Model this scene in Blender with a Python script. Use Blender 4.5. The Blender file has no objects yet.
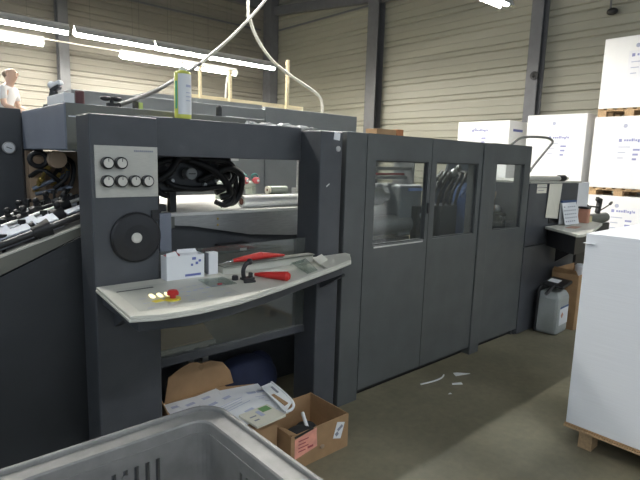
import bpy, bmesh, math, random
from mathutils import Vector, Matrix, Euler
random.seed(7)
PI = math.pi
R = math.radians
scene = bpy.context.scene
COL = scene.collection

# ------------------------------------------------------------------ materials
MATS = {}
def new_mat(name):
    m = bpy.data.materials.new(name); m.use_nodes = True
    nt = m.node_tree
    for n in list(nt.nodes): nt.nodes.remove(n)
    out = nt.nodes.new('ShaderNodeOutputMaterial')
    return m, nt, out

def paint(name, col, rough=0.5, metal=0.0, noise=0.08, scale=6.0, bump=0.0, spec=0.5, stretch=None, trans=0.0, coat=0.0):
    if name in MATS: return MATS[name]
    m, nt, out = new_mat(name)
    p = nt.nodes.new('ShaderNodeBsdfPrincipled')
    nt.links.new(p.outputs[0], out.inputs[0])
    p.inputs['Roughness'].default_value = rough
    p.inputs['Metallic'].default_value = metal
    p.inputs['Specular IOR Level'].default_value = spec
    p.inputs['Coat Weight'].default_value = coat
    if trans: p.inputs['Transmission Weight'].default_value = trans
    tc = nt.nodes.new('ShaderNodeTexCoord')
    mp = nt.nodes.new('ShaderNodeMapping')
    if stretch: mp.inputs['Scale'].default_value = stretch
    nt.links.new(tc.outputs['Object'], mp.inputs[0])
    nz = nt.nodes.new('ShaderNodeTexNoise'); nz.inputs['Scale'].default_value = scale; nz.inputs['Detail'].default_value = 5
    nt.links.new(mp.outputs[0], nz.inputs['Vector'])
    rp = nt.nodes.new('ShaderNodeValToRGB')
    a = [max(0, c * (1 - noise)) for c in col]; b = [min(1, c * (1 + noise)) for c in col]
    rp.color_ramp.elements[0].position = 0.3; rp.color_ramp.elements[0].color = (*a, 1)
    rp.color_ramp.elements[1].position = 0.7; rp.color_ramp.elements[1].color = (*b, 1)
    nt.links.new(nz.outputs[0], rp.inputs[0]); nt.links.new(rp.outputs[0], p.inputs['Base Color'])
    if bump:
        bp = nt.nodes.new('ShaderNodeBump'); bp.inputs['Strength'].default_value = bump; bp.inputs['Distance'].default_value = 0.01
        nt.links.new(nz.outputs[0], bp.inputs['Height']); nt.links.new(bp.outputs[0], p.inputs['Normal'])
    MATS[name] = m
    return m

def emit(name, col, strength):
    m, nt, out = new_mat(name)
    e = nt.nodes.new('ShaderNodeEmission'); e.inputs[0].default_value = (*col, 1); e.inputs[1].default_value = strength
    nt.links.new(e.outputs[0], out.inputs[0]); MATS[name] = m
    return m

def sheet_glass(name, tint, haze, gloss, hazecol=(.3, .32, .32)):
    m, nt, out = new_mat(name)
    t = nt.nodes.new('ShaderNodeBsdfTransparent'); t.inputs[0].default_value = (*tint, 1)
    g = nt.nodes.new('ShaderNodeBsdfGlossy'); g.inputs['Roughness'].default_value = 0.06
    d = nt.nodes.new('ShaderNodeBsdfDiffuse'); d.inputs[0].default_value = (*hazecol, 1)
    m1 = nt.nodes.new('ShaderNodeMixShader'); m1.inputs[0].default_value = haze
    m2 = nt.nodes.new('ShaderNodeMixShader'); m2.inputs[0].default_value = gloss
    nt.links.new(t.outputs[0], m1.inputs[1]); nt.links.new(d.outputs[0], m1.inputs[2])
    nt.links.new(m1.outputs[0], m2.inputs[1]); nt.links.new(g.outputs[0], m2.inputs[2])
    nt.links.new(m2.outputs[0], out.inputs[0]); MATS[name] = m
    return m

DARK = paint('dark_machine_paint', (.062, .066, .073), .42, noise=.10, scale=9, bump=.04)
DOORP = paint('door_grey_paint', (.078, .084, .083), .45, noise=.12, scale=5, bump=.04)
HOODP = paint('blue_grey_paint', (.185, .205, .25), .45, noise=.08, scale=5)
OLIVE = paint('olive_grey_paint', (.15, .155, .135), .5, noise=.08)
REARP = paint('rear_grey_paint', (.25, .262, .262), .5, noise=.06)
BLACK = paint('black_rubber', (.012, .012, .013), .5, noise=.15)
BLACKP = paint('black_plastic', (.018, .018, .02), .35, noise=.1)
GASKET = paint('gasket', (.03, .032, .034), .6)
PANEL = paint('brushed_panel', (.50, .49, .44), .38, metal=.25, noise=.06, scale=30, stretch=(1, 1, 12))
KNOBF = paint('knob_face', (.62, .6, .54), .4)
CREAMP = paint('cream_console', (.60, .59, .52), .42, noise=.05, scale=8)
CREAM2 = paint('console_inset', (.52, .52, .46), .4, noise=.05)
STEEL = paint('brushed_steel', (.42, .42, .41), .35, metal=.7, noise=.10, scale=14, stretch=(1, 1, 8))
LSTEEL = paint('light_steel', (.62, .62, .60), .3, metal=.5, noise=.08, scale=14)
CHROME = paint('chrome', (.75, .75, .74), .15, metal=1.0, noise=.03)
ROLLW = paint('white_roll', (.90, .90, .88), .5, noise=.03)
ROLLG = paint('greygreen_roll', (.32, .36, .31), .4, noise=.06)
CORE = paint('brown_core', (.16, .06, .04), .7)
RED = paint('red_plastic', (.55, .025, .02), .35, noise=.08)
REDD = paint('dull_red', (.38, .06, .07), .5)
TEAL = paint('teal_plastic', (.03, .22, .20), .5)
BLUE = paint('blue_paint', (.05, .10, .24), .4)
NAVY = paint('navy_cloth', (.012, .018, .05), .8, noise=.3, bump=.3)
YEL = paint('yellow_plastic', (.75, .62, .05), .4)
BRASS = paint('brass', (.55, .40, .12), .35, metal=.8, noise=.15)
TAN = paint('tan_paint', (.55, .40, .27), .6, noise=.12)
BROWN = paint('brown_grime', (.33, .235, .16), .7, noise=.35, scale=10)
CARD = paint('cardboard', (.36, .22, .11), .8, noise=.10, scale=12, bump=.05)
CARDIN = paint('cardboard_inside', (.29, .175, .085), .85, noise=.10, scale=12)
PAPER = paint('white_paper', (.78, .79, .80), .7, noise=.02)
PAPERC = paint('cream_paper', (.70, .67, .56), .75, noise=.04)
SHEETS = paint('sheet_stack', (.84, .86, .89), .6, noise=.025, scale=3, stretch=(1, 1, 60))
WRAP = paint('white_wrap', (.88, .88, .88), .55, noise=.03, scale=3)
INK = paint('grey_print', (.25, .26, .30), .7)
INKB = paint('blue_print', (.14, .17, .42), .7)
INKL = paint('faded_blue_print', (.30, .32, .56), .7)
INKBL = paint('pale_blue_print', (.45, .48, .62), .7)
LABELP = paint('label_paper', (.83, .835, .87), .6, noise=.02)
GREENP = paint('green_print', (.16, .33, .12), .7)
PINK = paint('pink_label', (.80, .36, .27), .65, noise=.15, scale=20)
ORANGE = paint('orange_label', (.56, .27, .18), .65, noise=.1)
WOOD = paint('pallet_wood', (.50, .34, .19), .75, noise=.18, scale=5, stretch=(2, 12, 12), bump=.1)
WOODP = paint('pale_timber', (.66, .56, .36), .75, noise=.1, scale=5, stretch=(1, 12, 12))
BIN = paint('grey_bin_plastic', (.205, .203, .195), .5, noise=.14, scale=14, bump=.06)
JERRY = paint('translucent_plastic', (.38, .41, .40), .35, noise=.05, trans=.15)
CABLE = paint('pale_cable', (.52, .50, .44), .5)
CABLED = paint('dark_cable', (.06, .06, .06), .5)
COLUMN = paint('steel_column', (.135, .138, .148), .55, noise=.08)
HOUSE = paint('lamp_housing', (.70, .70, .68), .4)
SKIN = paint('skin', (.72, .50, .40), .5, noise=.05)
SHIRT = paint('white_shirt', (.82, .83, .86), .8, noise=.03)
TROUS = paint('dark_trousers', (.03, .035, .05), .85)
HAIR = paint('grey_brown_hair', (.20, .155, .12), .8, noise=.2, scale=40)
TUBE = emit('tube_light', (1.0, .96, .86), 100)
TUBEP = emit('tube_light_press', (1.0, .97, .91), 108)
TUBEFILL = emit('tube_light_fill', (.90, .95, 1.0), 46)
BTN = emit('lit_button', (1.0, .86, .42), 1.0)
GLASS = sheet_glass('guard_window', (.80, .83, .84), .05, .07)
ACRYL = sheet_glass('hazy_acrylic', (.80, .82, .80), .18, .09, (.30, .31, .29))
CLEAR = sheet_glass('clear_plate', (.86, .9, .88), .05, .12)

def wall_mat(name, c0, c1):
    m, nt, out = new_mat(name)
    p = nt.nodes.new('ShaderNodeBsdfPrincipled'); nt.links.new(p.outputs[0], out.inputs[0])
    p.inputs['Roughness'].default_value = .5
    tc = nt.nodes.new('ShaderNodeTexCoord')
    nz = nt.nodes.new('ShaderNodeTexNoise'); nz.inputs['Scale'].default_value = .6; nz.inputs['Detail'].default_value = 6
    nt.links.new(tc.outputs['Object'], nz.inputs['Vector'])
    rp = nt.nodes.new('ShaderNodeValToRGB')
    rp.color_ramp.elements[0].color = (*c0, 1); rp.color_ramp.elements[1].color = (*c1, 1)
    nt.links.new(nz.outputs[0], rp.inputs[0]); nt.links.new(rp.outputs[0], p.inputs['Base Color'])
    return m
WALLM = wall_mat('cream_sheet_metal', (.290, .283, .23), (.345, .336, .275))
WALLB = wall_mat('shaded_sheet_metal', (.215, .20, .17), (.26, .243, .205))  # back wall: same cladding, darkened to paint in the dimness above the lamps

def floor_mat():
    m, nt, out = new_mat('worn_concrete')
    p = nt.nodes.new('ShaderNodeBsdfPrincipled'); nt.links.new(p.outputs[0], out.inputs[0])
    tc = nt.nodes.new('ShaderNodeTexCoord')
    n1 = nt.nodes.new('ShaderNodeTexNoise'); n1.inputs['Scale'].default_value = 1.1; n1.inputs['Detail'].default_value = 8; n1.inputs['Roughness'].default_value = .65
    n2 = nt.nodes.new('ShaderNodeTexNoise'); n2.inputs['Scale'].default_value = 22; n2.inputs['Detail'].default_value = 4
    nt.links.new(tc.outputs['Object'], n1.inputs['Vector']); nt.links.new(tc.outputs['Object'], n2.inputs['Vector'])
    rp = nt.nodes.new('ShaderNodeValToRGB')
    rp.color_ramp.elements[0].position = .32; rp.color_ramp.elements[0].color = (.155, .138, .088, 1)
    rp.color_ramp.elements[1].position = .72; rp.color_ramp.elements[1].color = (.30, .272, .185, 1)
    mx = nt.nodes.new('ShaderNodeMix'); mx.data_type = 'RGBA'; mx.blend_type = 'MULTIPLY'; mx.inputs[0].default_value = .35
    nt.links.new(n1.outputs[0], rp.inputs[0]); nt.links.new(rp.outputs[0], mx.inputs[6]); nt.links.new(n2.outputs[0], mx.inputs[7])
    nt.links.new(mx.outputs[2], p.inputs['Base Color'])
    rr = nt.nodes.new('ShaderNodeMapRange'); rr.inputs[3].default_value = .42; rr.inputs[4].default_value = .7
    nt.links.new(n1.outputs[0], rr.inputs[0]); nt.links.new(rr.outputs[0], p.inputs['Roughness'])
    bp = nt.nodes.new('ShaderNodeBump'); bp.inputs['Strength'].default_value = .08; bp.inputs['Distance'].default_value = .01
    nt.links.new(n2.outputs[0], bp.inputs['Height']); nt.links.new(bp.outputs[0], p.inputs['Normal'])
    return m
FLOORM = floor_mat()

# ------------------------------------------------------------------ mesh builder
class MB:
    def __init__(s): s.bm = bmesh.new(); s.mi = 0
    def face(s, vs, smooth=False):
        try: f = s.bm.faces.new(vs)
        except ValueError: return None
        f.material_index = s.mi; f.smooth = smooth
        return f
    def hexa(s, P, bevel=0.0):
        v = [s.bm.verts.new(p) for p in P]
        fs = [s.face([v[i] for i in q]) for q in ((3, 2, 1, 0), (4, 5, 6, 7), (0, 1, 5, 4), (1, 2, 6, 5), (2, 3, 7, 6), (3, 0, 4, 7))]
        if bevel:
            es = list({e for f in fs for e in f.edges})
            r = bmesh.ops.bevel(s.bm, geom=es, offset=bevel, segments=2, profile=.5, affect='EDGES')
            for f in r['faces']: f.material_index = s.mi
        return s
    def box(s, x0, x1, y0, y1, z0, z1, bevel=0.0):
        return s.hexa([(x0, y0, z0), (x1, y0, z0), (x1, y1, z0), (x0, y1, z0), (x0, y0, z1), (x1, y0, z1), (x1, y1, z1), (x0, y1, z1)], bevel)
    def obox(s, c, size, rot=(0, 0, 0), bevel=0.0):
        M = Matrix.Translation(c) @ Euler(rot).to_matrix().to_4x4()
        a, b, d = [q / 2 for q in size]
        P = [M @ Vector(q) for q in ((-a, -b, -d), (a, -b, -d), (a, b, -d), (-a, b, -d), (-a, -b, d), (a, -b, d), (a, b, d), (-a, b, d))]
        return s.hexa(P, bevel)
    def prism(s, pts, axis, a, b, bevel=0.0):
        """polygon in the plane normal to axis, swept from a to b"""
        def mk(p, t):
            return {'x': (t, p[0], p[1]), 'y': (p[0], t, p[1]), 'z': (p[0], p[1], t)}[axis]
        A = [s.bm.verts.new(mk(p, a)) for p in pts]; B = [s.bm.verts.new(mk(p, b)) for p in pts]
        n = len(pts); fs = [s.face(list(reversed(A))), s.face(B)]
        for i in range(n): fs.append(s.face([A[i], A[(i + 1) % n], B[(i + 1) % n], B[i]]))
        fs = [f for f in fs if f]
        bmesh.ops.recalc_face_normals(s.bm, faces=fs)
        if bevel:
            es = list({e for f in fs for e in f.edges})
            r = bmesh.ops.bevel(s.bm, geom=es, offset=bevel, segments=2, profile=.5, affect='EDGES')
            for f in r['faces']: f.material_index = s.mi
        return s
    def slab(s, quad, n, t):
        """a thin sheet: four corners and a thickness along n"""
        n = Vector(n).normalized() * t; q = [Vector(p) for p in quad]
        v = [s.bm.verts.new(p) for p in q] + [s.bm.verts.new(p + n) for p in q]
        fs = [s.face([v[i] for i in f]) for f in ((3, 2, 1, 0), (4, 5, 6, 7), (0, 1, 5, 4), (1, 2, 6, 5), (2, 3, 7, 6), (3, 0, 4, 7))]
        bmesh.ops.recalc_face_normals(s.bm, faces=[f for f in fs if f])
        return s
    def lathe(s, prof, c, d, seg=28):
        """profile [(radius, distance)] turned about direction d from c; hard edges kept by split rings"""
        d = Vector(d).normalized(); c = Vector(c)
        u = d.orthogonal().normalized(); w = d.cross(u)
        def ring(r, h):
            return [s.bm.verts.new(c + d * h + (u * math.cos(2 * PI * k / seg) + w * math.sin(2 * PI * k / seg)) * r) for k in range(seg)]
        for (r0, h0), (r1, h1) in zip(prof[:-1], prof[1:]):
            if r0 < 1e-6 and r1 < 1e-6: continue
            if r0 < 1e-6 or r1 < 1e-6:
                if r0 < 1e-6:
                    rg = ring(r1, h1); cv = s.bm.verts.new(c + d * h0)
                    for k in range(seg): s.face([cv, rg[(k + 1) % seg], rg[k]])
                else:
                    rg = ring(r0, h0); cv = s.bm.verts.new(c + d * h1)
                    for k in range(seg): s.face([cv, rg[k], rg[(k + 1) % seg]])
            else:
                a = ring(r0, h0); b = ring(r1, h1)
                for k in range(seg): s.face([a[k], a[(k + 1) % seg], b[(k + 1) % seg], b[k]], True)
        return s
    def cyl(s, p0, p1, r, r2=None, seg=24):
        p0 = Vector(p0); p1 = Vector(p1); L = (p1 - p0).length
        r2 = r if r2 is None else r2
        return s.lathe([(0, 0), (r, 0), (r2, L), (0, L)], p0, p1 - p0, seg)
    def ball(s, c, r, sz=(1, 1, 1), seg=16):
        c = Vector(c); n = seg // 2; rings = []
        for i in range(1, n):
            t = PI * i / n
            rings.append([s.bm.verts.new(c + Vector((r * sz[0] * math.sin(t) * math.cos(2 * PI * k / seg), r * sz[1] * math.sin(t) * math.sin(2 * PI * k / seg), r * sz[2] * math.cos(t)))) for k in range(seg)])
        top = s.bm.verts.new(c + Vector((0, 0, r * sz[2]))); bot = s.bm.verts.new(c - Vector((0, 0, r * sz[2])))
        for k in range(seg):
            s.face([top, rings[0][k], rings[0][(k + 1) % seg]], True); s.face([bot, rings[-1][(k + 1) % seg], rings[-1][k]], True)
            for a, b in zip(rings[:-1], rings[1:]): s.face([a[k], b[k], b[(k + 1) % seg], a[(k + 1) % seg]], True)
        return s
    def tube(s, pts, r, seg=10, sub=8, closed=False):
        P = [Vector(p) for p in pts]; n = len(P); path = []
        rng = range(n if closed else n - 1)
        for i in rng:
            if closed: p0, p1, p2, p3 = P[(i - 1) % n], P[i], P[(i + 1) % n], P[(i + 2) % n]
            else: p0, p1, p2, p3 = P[max(i - 1, 0)], P[i], P[i + 1], P[min(i + 2, n - 1)]
            for k in range(sub):
                t = k / sub
                path.append(.5 * ((2 * p1) + (p2 - p0) * t + (2 * p0 - 5 * p1 + 4 * p2 - p3) * t * t + (3 * p1 - p0 - 3 * p2 + p3) * t ** 3))
        if not closed: path.append(P[-1])
        m = len(path); u = None; rings = []
        for i, p in enumerate(path):
            t = (path[(i + 1) % m] - path[i - 1]) if closed else (path[min(i + 1, m - 1)] - path[max(i - 1, 0)])
            t.normalize()
            u = t.orthogonal().normalized() if u is None else (u - t * u.dot(t)).normalized()
            w = t.cross(u)
            rings.append([s.bm.verts.new(p + (u * math.cos(2 * PI * k / seg) + w * math.sin(2 * PI * k / seg)) * r) for k in range(seg)])
        for i in range(m if closed else m - 1):
            a, b = rings[i], rings[(i + 1) % m]
            for k in range(seg): s.face([a[k], a[(k + 1) % seg], b[(k + 1) % seg], b[k]], True)
        if not closed:
            s.face(list(reversed([s.bm.verts.new(v.co) for v in rings[0]]))); s.face([s.bm.verts.new(v.co) for v in rings[-1]])
        return s

# ------------------------------------------------------------------ object helpers
def matrix_of(o):
    if o is None: return Matrix.Identity(4)
    m = o.matrix_basis.copy(); p = o.parent
    while p is not None: m = p.matrix_basis @ m; p = p.parent
    return m
def link(name, mb, mats, parent=None, local=False, origin=None):
    me = bpy.data.meshes.new(name)
    if parent is not None and not local: mb.bm.transform(matrix_of(parent).inverted())
    if origin is not None: mb.bm.transform(Matrix.Translation(-Vector(origin)))
    mb.bm.to_mesh(me); mb.bm.free()
    for m in (mats if isinstance(mats, (list, tuple)) else [mats]): me.materials.append(m)
    o = bpy.data.objects.new(name, me); COL.objects.link(o)
    if parent is not None: o.parent = parent
    if origin is not None: o.location = origin
    return o
part = link
def thing(name, label, cat, loc=(0, 0, 0), rz=0.0, group=None):
    o = bpy.data.objects.new(name, None); COL.objects.link(o)
    o.location = loc; o.rotation_euler = (0, 0, rz); o.empty_display_size = .05
    o['label'] = label; o['category'] = cat
    if group: o['group'] = group
    return o
def single(name, label, cat, mb, mats, origin, group=None):
    o = link(name, mb, mats, origin=origin); o['label'] = label; o['category'] = cat
    if group: o['group'] = group
    return o
def struct(name, mb, mats):
    o = link(name, mb, mats); o['kind'] = 'structure'; return o
def copy_tree(o, parent=None):
    c = o.copy(); COL.objects.link(c); c.parent = parent
    for ch in o.children: copy_tree(ch, c)
    return c

# ------------------------------------------------------------------ the hall
WX, WY, TOP = 11.3, 15.6, 8.0
struct('floor', MB().box(-7, WX + .2, -9, WY + .2, -.15, 0), FLOORM)
struct('ceiling', MB().box(-7, WX + .2, -9, WY + .2, TOP, TOP + .15), paint('roof_sheet', (.16, .155, .15), .7))
def ribs():
    """height profile of horizontal sheet cladding: (z, depth)"""
    out = []; z = 0.0
    while z < TOP - .6:
        out += [(z, 0), (z + .012, .045), (z + .05, .045), (z + .075, 0), (z + .15, 0), (z + .16, .04), (z + .19, .04), (z + .21, 0),
                (z + .36, 0), (z + .365, .018), (z + .382, .018), (z + .39, 0)]
        z += .53
    out.append((TOP, 0))
    return out
pr = ribs()
struct('wall_right', MB().prism([(WX + d, z) for z, d in pr][::1] + [(WX + .2, TOP), (WX + .2, 0)], 'y', -9, WY + .2), WALLM)
struct('wall_back', MB().prism([(WY + d, z) for z, d in pr] + [(WY + .2, TOP), (WY + .2, 0)], 'x', -7, WX), WALLB)
def ibeam_col(name, cx, cy, along, w=.36, d=.28):
    mb = MB()
    if along == 'y':   # stands against the right wall
        mb.box(WX - d, WX - d + .025, cy - w / 2, cy + w / 2, 0, TOP); mb.box(WX - .027, WX - .002, cy - w / 2, cy + w / 2, 0, TOP)
        mb.box(WX - d + .025, WX - .027, cy - .012, cy + .012, 0, TOP)
    else:
        mb.box(cx - w / 2, cx + w / 2, WY - d, WY - d + .025, 0, TOP); mb.box(cx - w / 2, cx + w / 2, WY - .027, WY - .002, 0, TOP)
        mb.box(cx - .012, cx + .012, WY - d + .025, WY - .027, 0, TOP)
    return struct(name, mb, COLUMN)
ibeam_col('trim_1', 0, 5.62, 'y', .26)
ibeam_col('trim_2', 0, 10.40, 'y', .40)
ibeam_col('trim_3', 4.30, 0, 'x', .26)
mb = MB().box(WX - .36, WX - .03, WY - .46, WY - .03, 0, TOP); struct('trim_4', mb, COLUMN)
# sloping brace and straight girts under the eaves
mb = MB().hexa([(WX - .22, 6.0, 5.62), (WX - .06, 6.0, 5.62), (WX - .06, WY - .46, 6.55), (WX - .22, WY - .46, 6.55), (WX - .22, 6.0, 5.90), (WX - .06, 6.0, 5.90), (WX - .06, WY - .46, 6.83), (WX - .22, WY - .46, 6.83)])
struct('trim_5', mb, COLUMN)
struct('trim_6', MB().box(-7, WX - .5, WY - .2, WY - .02, 6.75, 6.98), COLUMN)
struct('trim_7', MB().box(-7, WX - .5, WY - .07, WY - .01, 6.05, 6.10), COLUMN)
struct('trim_8', MB().box(WX - .05, WX - .005, 0, WY - .5, 6.05, 6.10), COLUMN)

# fluorescent lamps, each a housing with a reflector over a tube
def lamp(x, y, z, label, L=1.5, group='fluorescent lamps hung in rows', tube=None):
    t = thing('fluorescent_lamp', label, 'lamp', (x, y, z), 0, group)
    k = -.03 if tube is None else -.085
    mb = MB().prism([(-.125, k), (-.06, .07), (.06, .07), (.125, k), (.117, k), (.055, .06), (-.055, .06), (-.117, k)], 'x', -L / 2, L / 2)
    mb.box(-L / 2, L / 2, -.04, .04, .071, .12)
    part('housing', mb, HOUSE, t, local=True)
    part('lamp_tube', MB().cyl((-L / 2 + .02, 0, -.03), (L / 2 - .02, 0, -.03), .048, seg=14), tube or TUBE, t, local=True)
    mb = MB()
    for sx in (-.5, .5): mb.cyl((sx, 0, .12), (sx, 0, TOP - z - .002), .0025, seg=6)
    part('hanger', mb, CABLED, t, local=True)
    return t
for x, L, lab in ((.97, 1.5, 'fluorescent lamp of the nearer back row beyond the left edge of view'),
                  (2.49, 1.5, 'upper lit fluorescent lamp at the left edge, above the bald man'),
                  (4.15, 1.62, 'upper row fluorescent lamp crossing above the gap between the lower lamps'),
                  (5.80, 1.62, 'upper row fluorescent lamp just left of the slanting cable'),
                  (7.42, 1.62, 'upper row fluorescent lamp ending nearest the hall corner')):
    lamp(x, 11.2, 4.0, lab, L, 'upper row of back wall lamps')
for x, lab in ((.75, 'fluorescent lamp of the lower row beyond the left edge of view'),
               (2.38, 'lower lit fluorescent lamp at the left edge, ending before the wall column'),
               (5.65, 'lower row fluorescent lamp above the yellow can, right of the gap'),
               (7.28, 'lower row fluorescent lamp with the bent white wire under its end')):
    t = lamp(x, 12.8, 4.0, lab, 1.6, 'lower row of back wall lamps')
    if x == 5.65: part('conduit', MB().tube([(3.19, 12.8, 4.09), (4.0, 12.8, 4.08), (4.85, 12.8, 4.09)], .016, 8), CABLE, t)
for x, lab in ((.3, 'fluorescent lamp hung over the left end of the press'), (2.6, 'fluorescent lamp hung over the portal of the press'),
               (4.9, 'fluorescent lamp hung over the guard cabinets'), (7.12, 'bright fluorescent lamp at the top edge, before the wall column')):
    lamp(x, 4.52, 4.22, lab, 1.5, 'lamps hung above the press', TUBEP)
for x, lab in ((-2.2, 'added fluorescent fill lamp over the aisle, left of the viewer'), (1.2, 'added fluorescent fill lamp over the aisle, behind the viewer'), (4.6, 'added fluorescent fill lamp over the aisle, above the white sheet stack'), (8.0, 'added fluorescent fill lamp over the aisle, before the pallet columns')):
    lamp(x, -1.6, 4.3, lab, 1.5, 'unseen fill lamps added above the aisle', TUBEFILL)  # unseen row, added as frontal fill light

# small fittings on the right wall
t = thing('wall_bracket', 'small dark fitting on a rod high on the right wall', 'fitting', (WX, 4.2, 4.6))
part('rod', MB().cyl((WX - .12, 4.22, 4.72), (WX - .12, 4.22, TOP - .001), .02, seg=8), COLUMN, t)
part('fitting_head', MB().ball((WX - .12, 4.18, 4.68), .07, (1, 1.5, 1)), BLACK, t)
part('wall_stub', MB().cyl((WX - .12, 4.22, 4.72), (WX + .001, 4.22, 4.72), .02, seg=8), COLUMN, t)
single('alarm_horn', 'round dark horn fixed on the wall column behind the pallets', 'horn', MB().lathe([(0, 0), (.05, 0), (.09, .05), (.09, .08), (.05, .085), (0, .06)], (WX - .281, 5.53, 3.58), (-1, 0, 0)), BLACK, (WX - .28, 5.53, 3.58))

# ------------------------------------------------------------------ portal frame at the front of the press
Y0 = 2.32
por = thing('press_portal', 'dark grey press portal with two columns, knob panel and round black cover', 'machine frame', (1.45, Y0, 0))
part('column', MB().box(.735, 1.04, Y0, 2.50, 0, 1.82, .008), DARK, por)
part('column', MB().box(2.055, 2.236, Y0, 2.53, 0, 1.826, .008), DARK, por)
part('beam', MB().box(1.04, 2.055, 2.505, 2.60, 1.645, 1.842, .004), DARK, por)
kp = part('knob_panel', MB().box(.752, 1.036, Y0 - .004, Y0, 1.458, 1.686, .001), PANEL, por)
for (kx, kz) in ((.802, 1.61), (.861, 1.611), (.800, 1.531), (.861, 1.531), (.921, 1.531), (.981, 1.531)):
    mb = MB(); mb.lathe([(.027, 0), (.027, .022), (.021, .026)], (kx, Y0 - .004, kz), (0, -1, 0))
    mb.mi = 1; mb.lathe([(.021, .026), (.020, .029), (0, .029)], (kx, Y0 - .004, kz), (0, -1, 0))
    mb.mi = 0; mb.box(kx - .0015, kx + .0015, Y0 - .0338, Y0 - .0328, kz + .006, kz + .019)
    part('control_knob', mb, [BLACKP, KNOBF], kp)
mb = MB(); x = .925
for w in (.007, .008, .006, .008, .007, .006, .009, .007, .008, .007): mb.box(x, x + w, Y0 - .0052, Y0 - .004, 1.662, 1.670); x += w + .0018
part('name_strip', mb, INK, kp)
rc = part('round_cover', MB().lathe([(.117, 0), (.117, .012), (.108, .020), (.06, .024), (0, .024)], (.924, Y0, 1.272), (0, -1, 0), 48), BLACKP, por)
part('cover_cap', MB().lathe([(.024, .024), (.024, .030), (.018, .033), (0, .033)], (.919, Y0, 1.272), (0, -1, 0)), KNOBF, rc)
part('cover_clip', MB().box(1.0, 1.036, Y0 - .012, Y0, 1.345, 1.395, .003), BLACK, por)
part('key_lock', MB().lathe([(.017, 0), (.017, .006), (.012, .009), (0, .009)], (2.197, Y0, 1.722), (0, -1, 0)), LSTEEL, por)
part('sticker', MB().obox((2.185, Y0 - .001, 1.797), (.05, .002, .045), (0, R(6), 0)), PAPER, por)
part('scratch', MB().obox((2.122, Y0 - .0006, 1.50), (.03, .001, .007), (0, R(-35), 0)), LSTEEL, por)
part('acrylic_pane', MB().box(1.041, 2.054, 2.44, 2.446, .60, 1.165), ACRYL, por)
part('pane_rail', MB().box(1.041, 2.054, 2.425, 2.46, .555, .60, .003), DARK, por)
part('inner_guide_plate', MB().box(1.105, 1.168, 2.46, 2.49, 1.10, 1.36, .002), HOODP, por)
part('guide_bracket', MB().box(1.041, 1.104, 2.465, 2.485, 1.18, 1.26), DARK, por)
mb = MB().box(1.041, 1.10, 2.47, 2.55, 1.36, 1.41, .004).cyl((1.07, 2.46, 1.385), (1.07, 2.40, 1.385), .02).box(1.10, 1.16, 2.50, 2.54, 1.365, 1.40, .003)
part('pivot_bracket', mb, BLACK, por)

# ------------------------------------------------------------------ control console
con = thing('control_console', 'long cream control console with curved front edge, fixed across the portal', 'console', (1.4, 2.1, 1.03))
FR = [(.689, 1.809), (.789, 1.767), (.949, 1.754), (1.147, 1.777), (1.42, 1.858), (1.75, 1.972), (1.96, 2.044), (2.15, 2.12), (2.283, 2.258), (2.292, 2.316)]
BK = [(.735, 2.316)]
ZT = 1.062
outer = FR + BK
part('tray', MB().prism(outer, 'z', ZT - .024, ZT - .012, .003), CREAMP, con)
# raised left control face, right end face and the rims that leave a sunken pan between them
left = [(.693, 1.813), (.791, 1.771), (.949, 1.759), (1.147, 1.782), (1.28, 1.820), (1.345, 2.312), (.737, 2.312)]
part('control_face', MB().prism(left, 'z', ZT - .012, ZT, .002), CREAMP, con)
right = [(1.86, 2.013), (1.96, 2.049), (2.147, 2.125), (2.278, 2.261), (2.287, 2.312), (1.99, 2.312)]
part('end_face', MB().prism(right, 'z', ZT - .012, ZT + .004, .002), CREAMP, con)
rim = [(1.28, 1.820), (1.42, 1.862), (1.75, 1.976), (1.86, 2.013), (1.868, 2.036), (1.744, 1.999), (1.415, 1.885), (1.284, 1.844)]
part('front_rim', MB().prism(rim, 'z', ZT - .012, ZT + .002), CREAMP, con)
part('back_ledge', MB().prism([(1.345, 2.25), (1.97, 2.262), (1.99, 2.312), (1.345, 2.312)], 'z', ZT - .012, ZT + .03, .003), CREAM2, con)
part('ledge_cover', MB().prism([(1.345, 2.235), (1.97, 2.25), (1.97, 2.312), (1.345, 2.312)], 'z', ZT + .030, ZT + .036), OLIVE, con)
under = [(.74, 1.86), (.949, 1.81), (1.147, 1.835), (1.42, 1.915), (1.75, 2.03), (2.10, 2.14), (2.18, 2.31), (.76, 2.31)]
part('underside_box', MB().prism(under, 'z', ZT - .085, ZT - .024, .006), DARK, con)
for bx in (.83, 2.1): part('bracket', MB().prism([(2.12, ZT - .085), (2.318, ZT - .085), (2.318, ZT - .20)], 'x', bx - .015, bx + .015), DARK, con)
es = part('emergency_stop', MB().lathe([(.032, 0), (.032, .006), (.026, .008), (.026, .008)], (.918, 1.93, ZT), (0, 0, 1)).lathe([(.0, .008), (.032, .008)], (.918, 1.93, ZT), (0, 0, 1)), YEL, con)
part('stop_button', MB().lathe([(.012, .006), (.012, .020), (.024, .022), (.024, .032), (.017, .041), (0, .044)], (.918, 1.93, ZT), (0, 0, 1)), RED, es)
for bx, by in ((.868, 2.02), (.900, 2.015), (.932, 2.01)): part('lit_button', MB().obox((bx, by, ZT + .004), (.015, .046, .008), (0, 0, R(-6)), .002), BTN, con)
part('yellow_mark', MB().obox((.862, 1.945, ZT + .001), (.045, .03, .002), (0, 0, R(10))), YEL, con)
part('label_slot', MB().obox((.857, 2.17, ZT + .001), (.16, .009, .002), (0, 0, R(-2))), BLACKP, con)
mb = MB().prism([(.745, 1.85), (.95, 1.80), (1.20, 1.84), (1.24, 2.20), (.78, 2.23)], 'z', ZT, ZT + .0005)
mb.mi = 1
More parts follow.
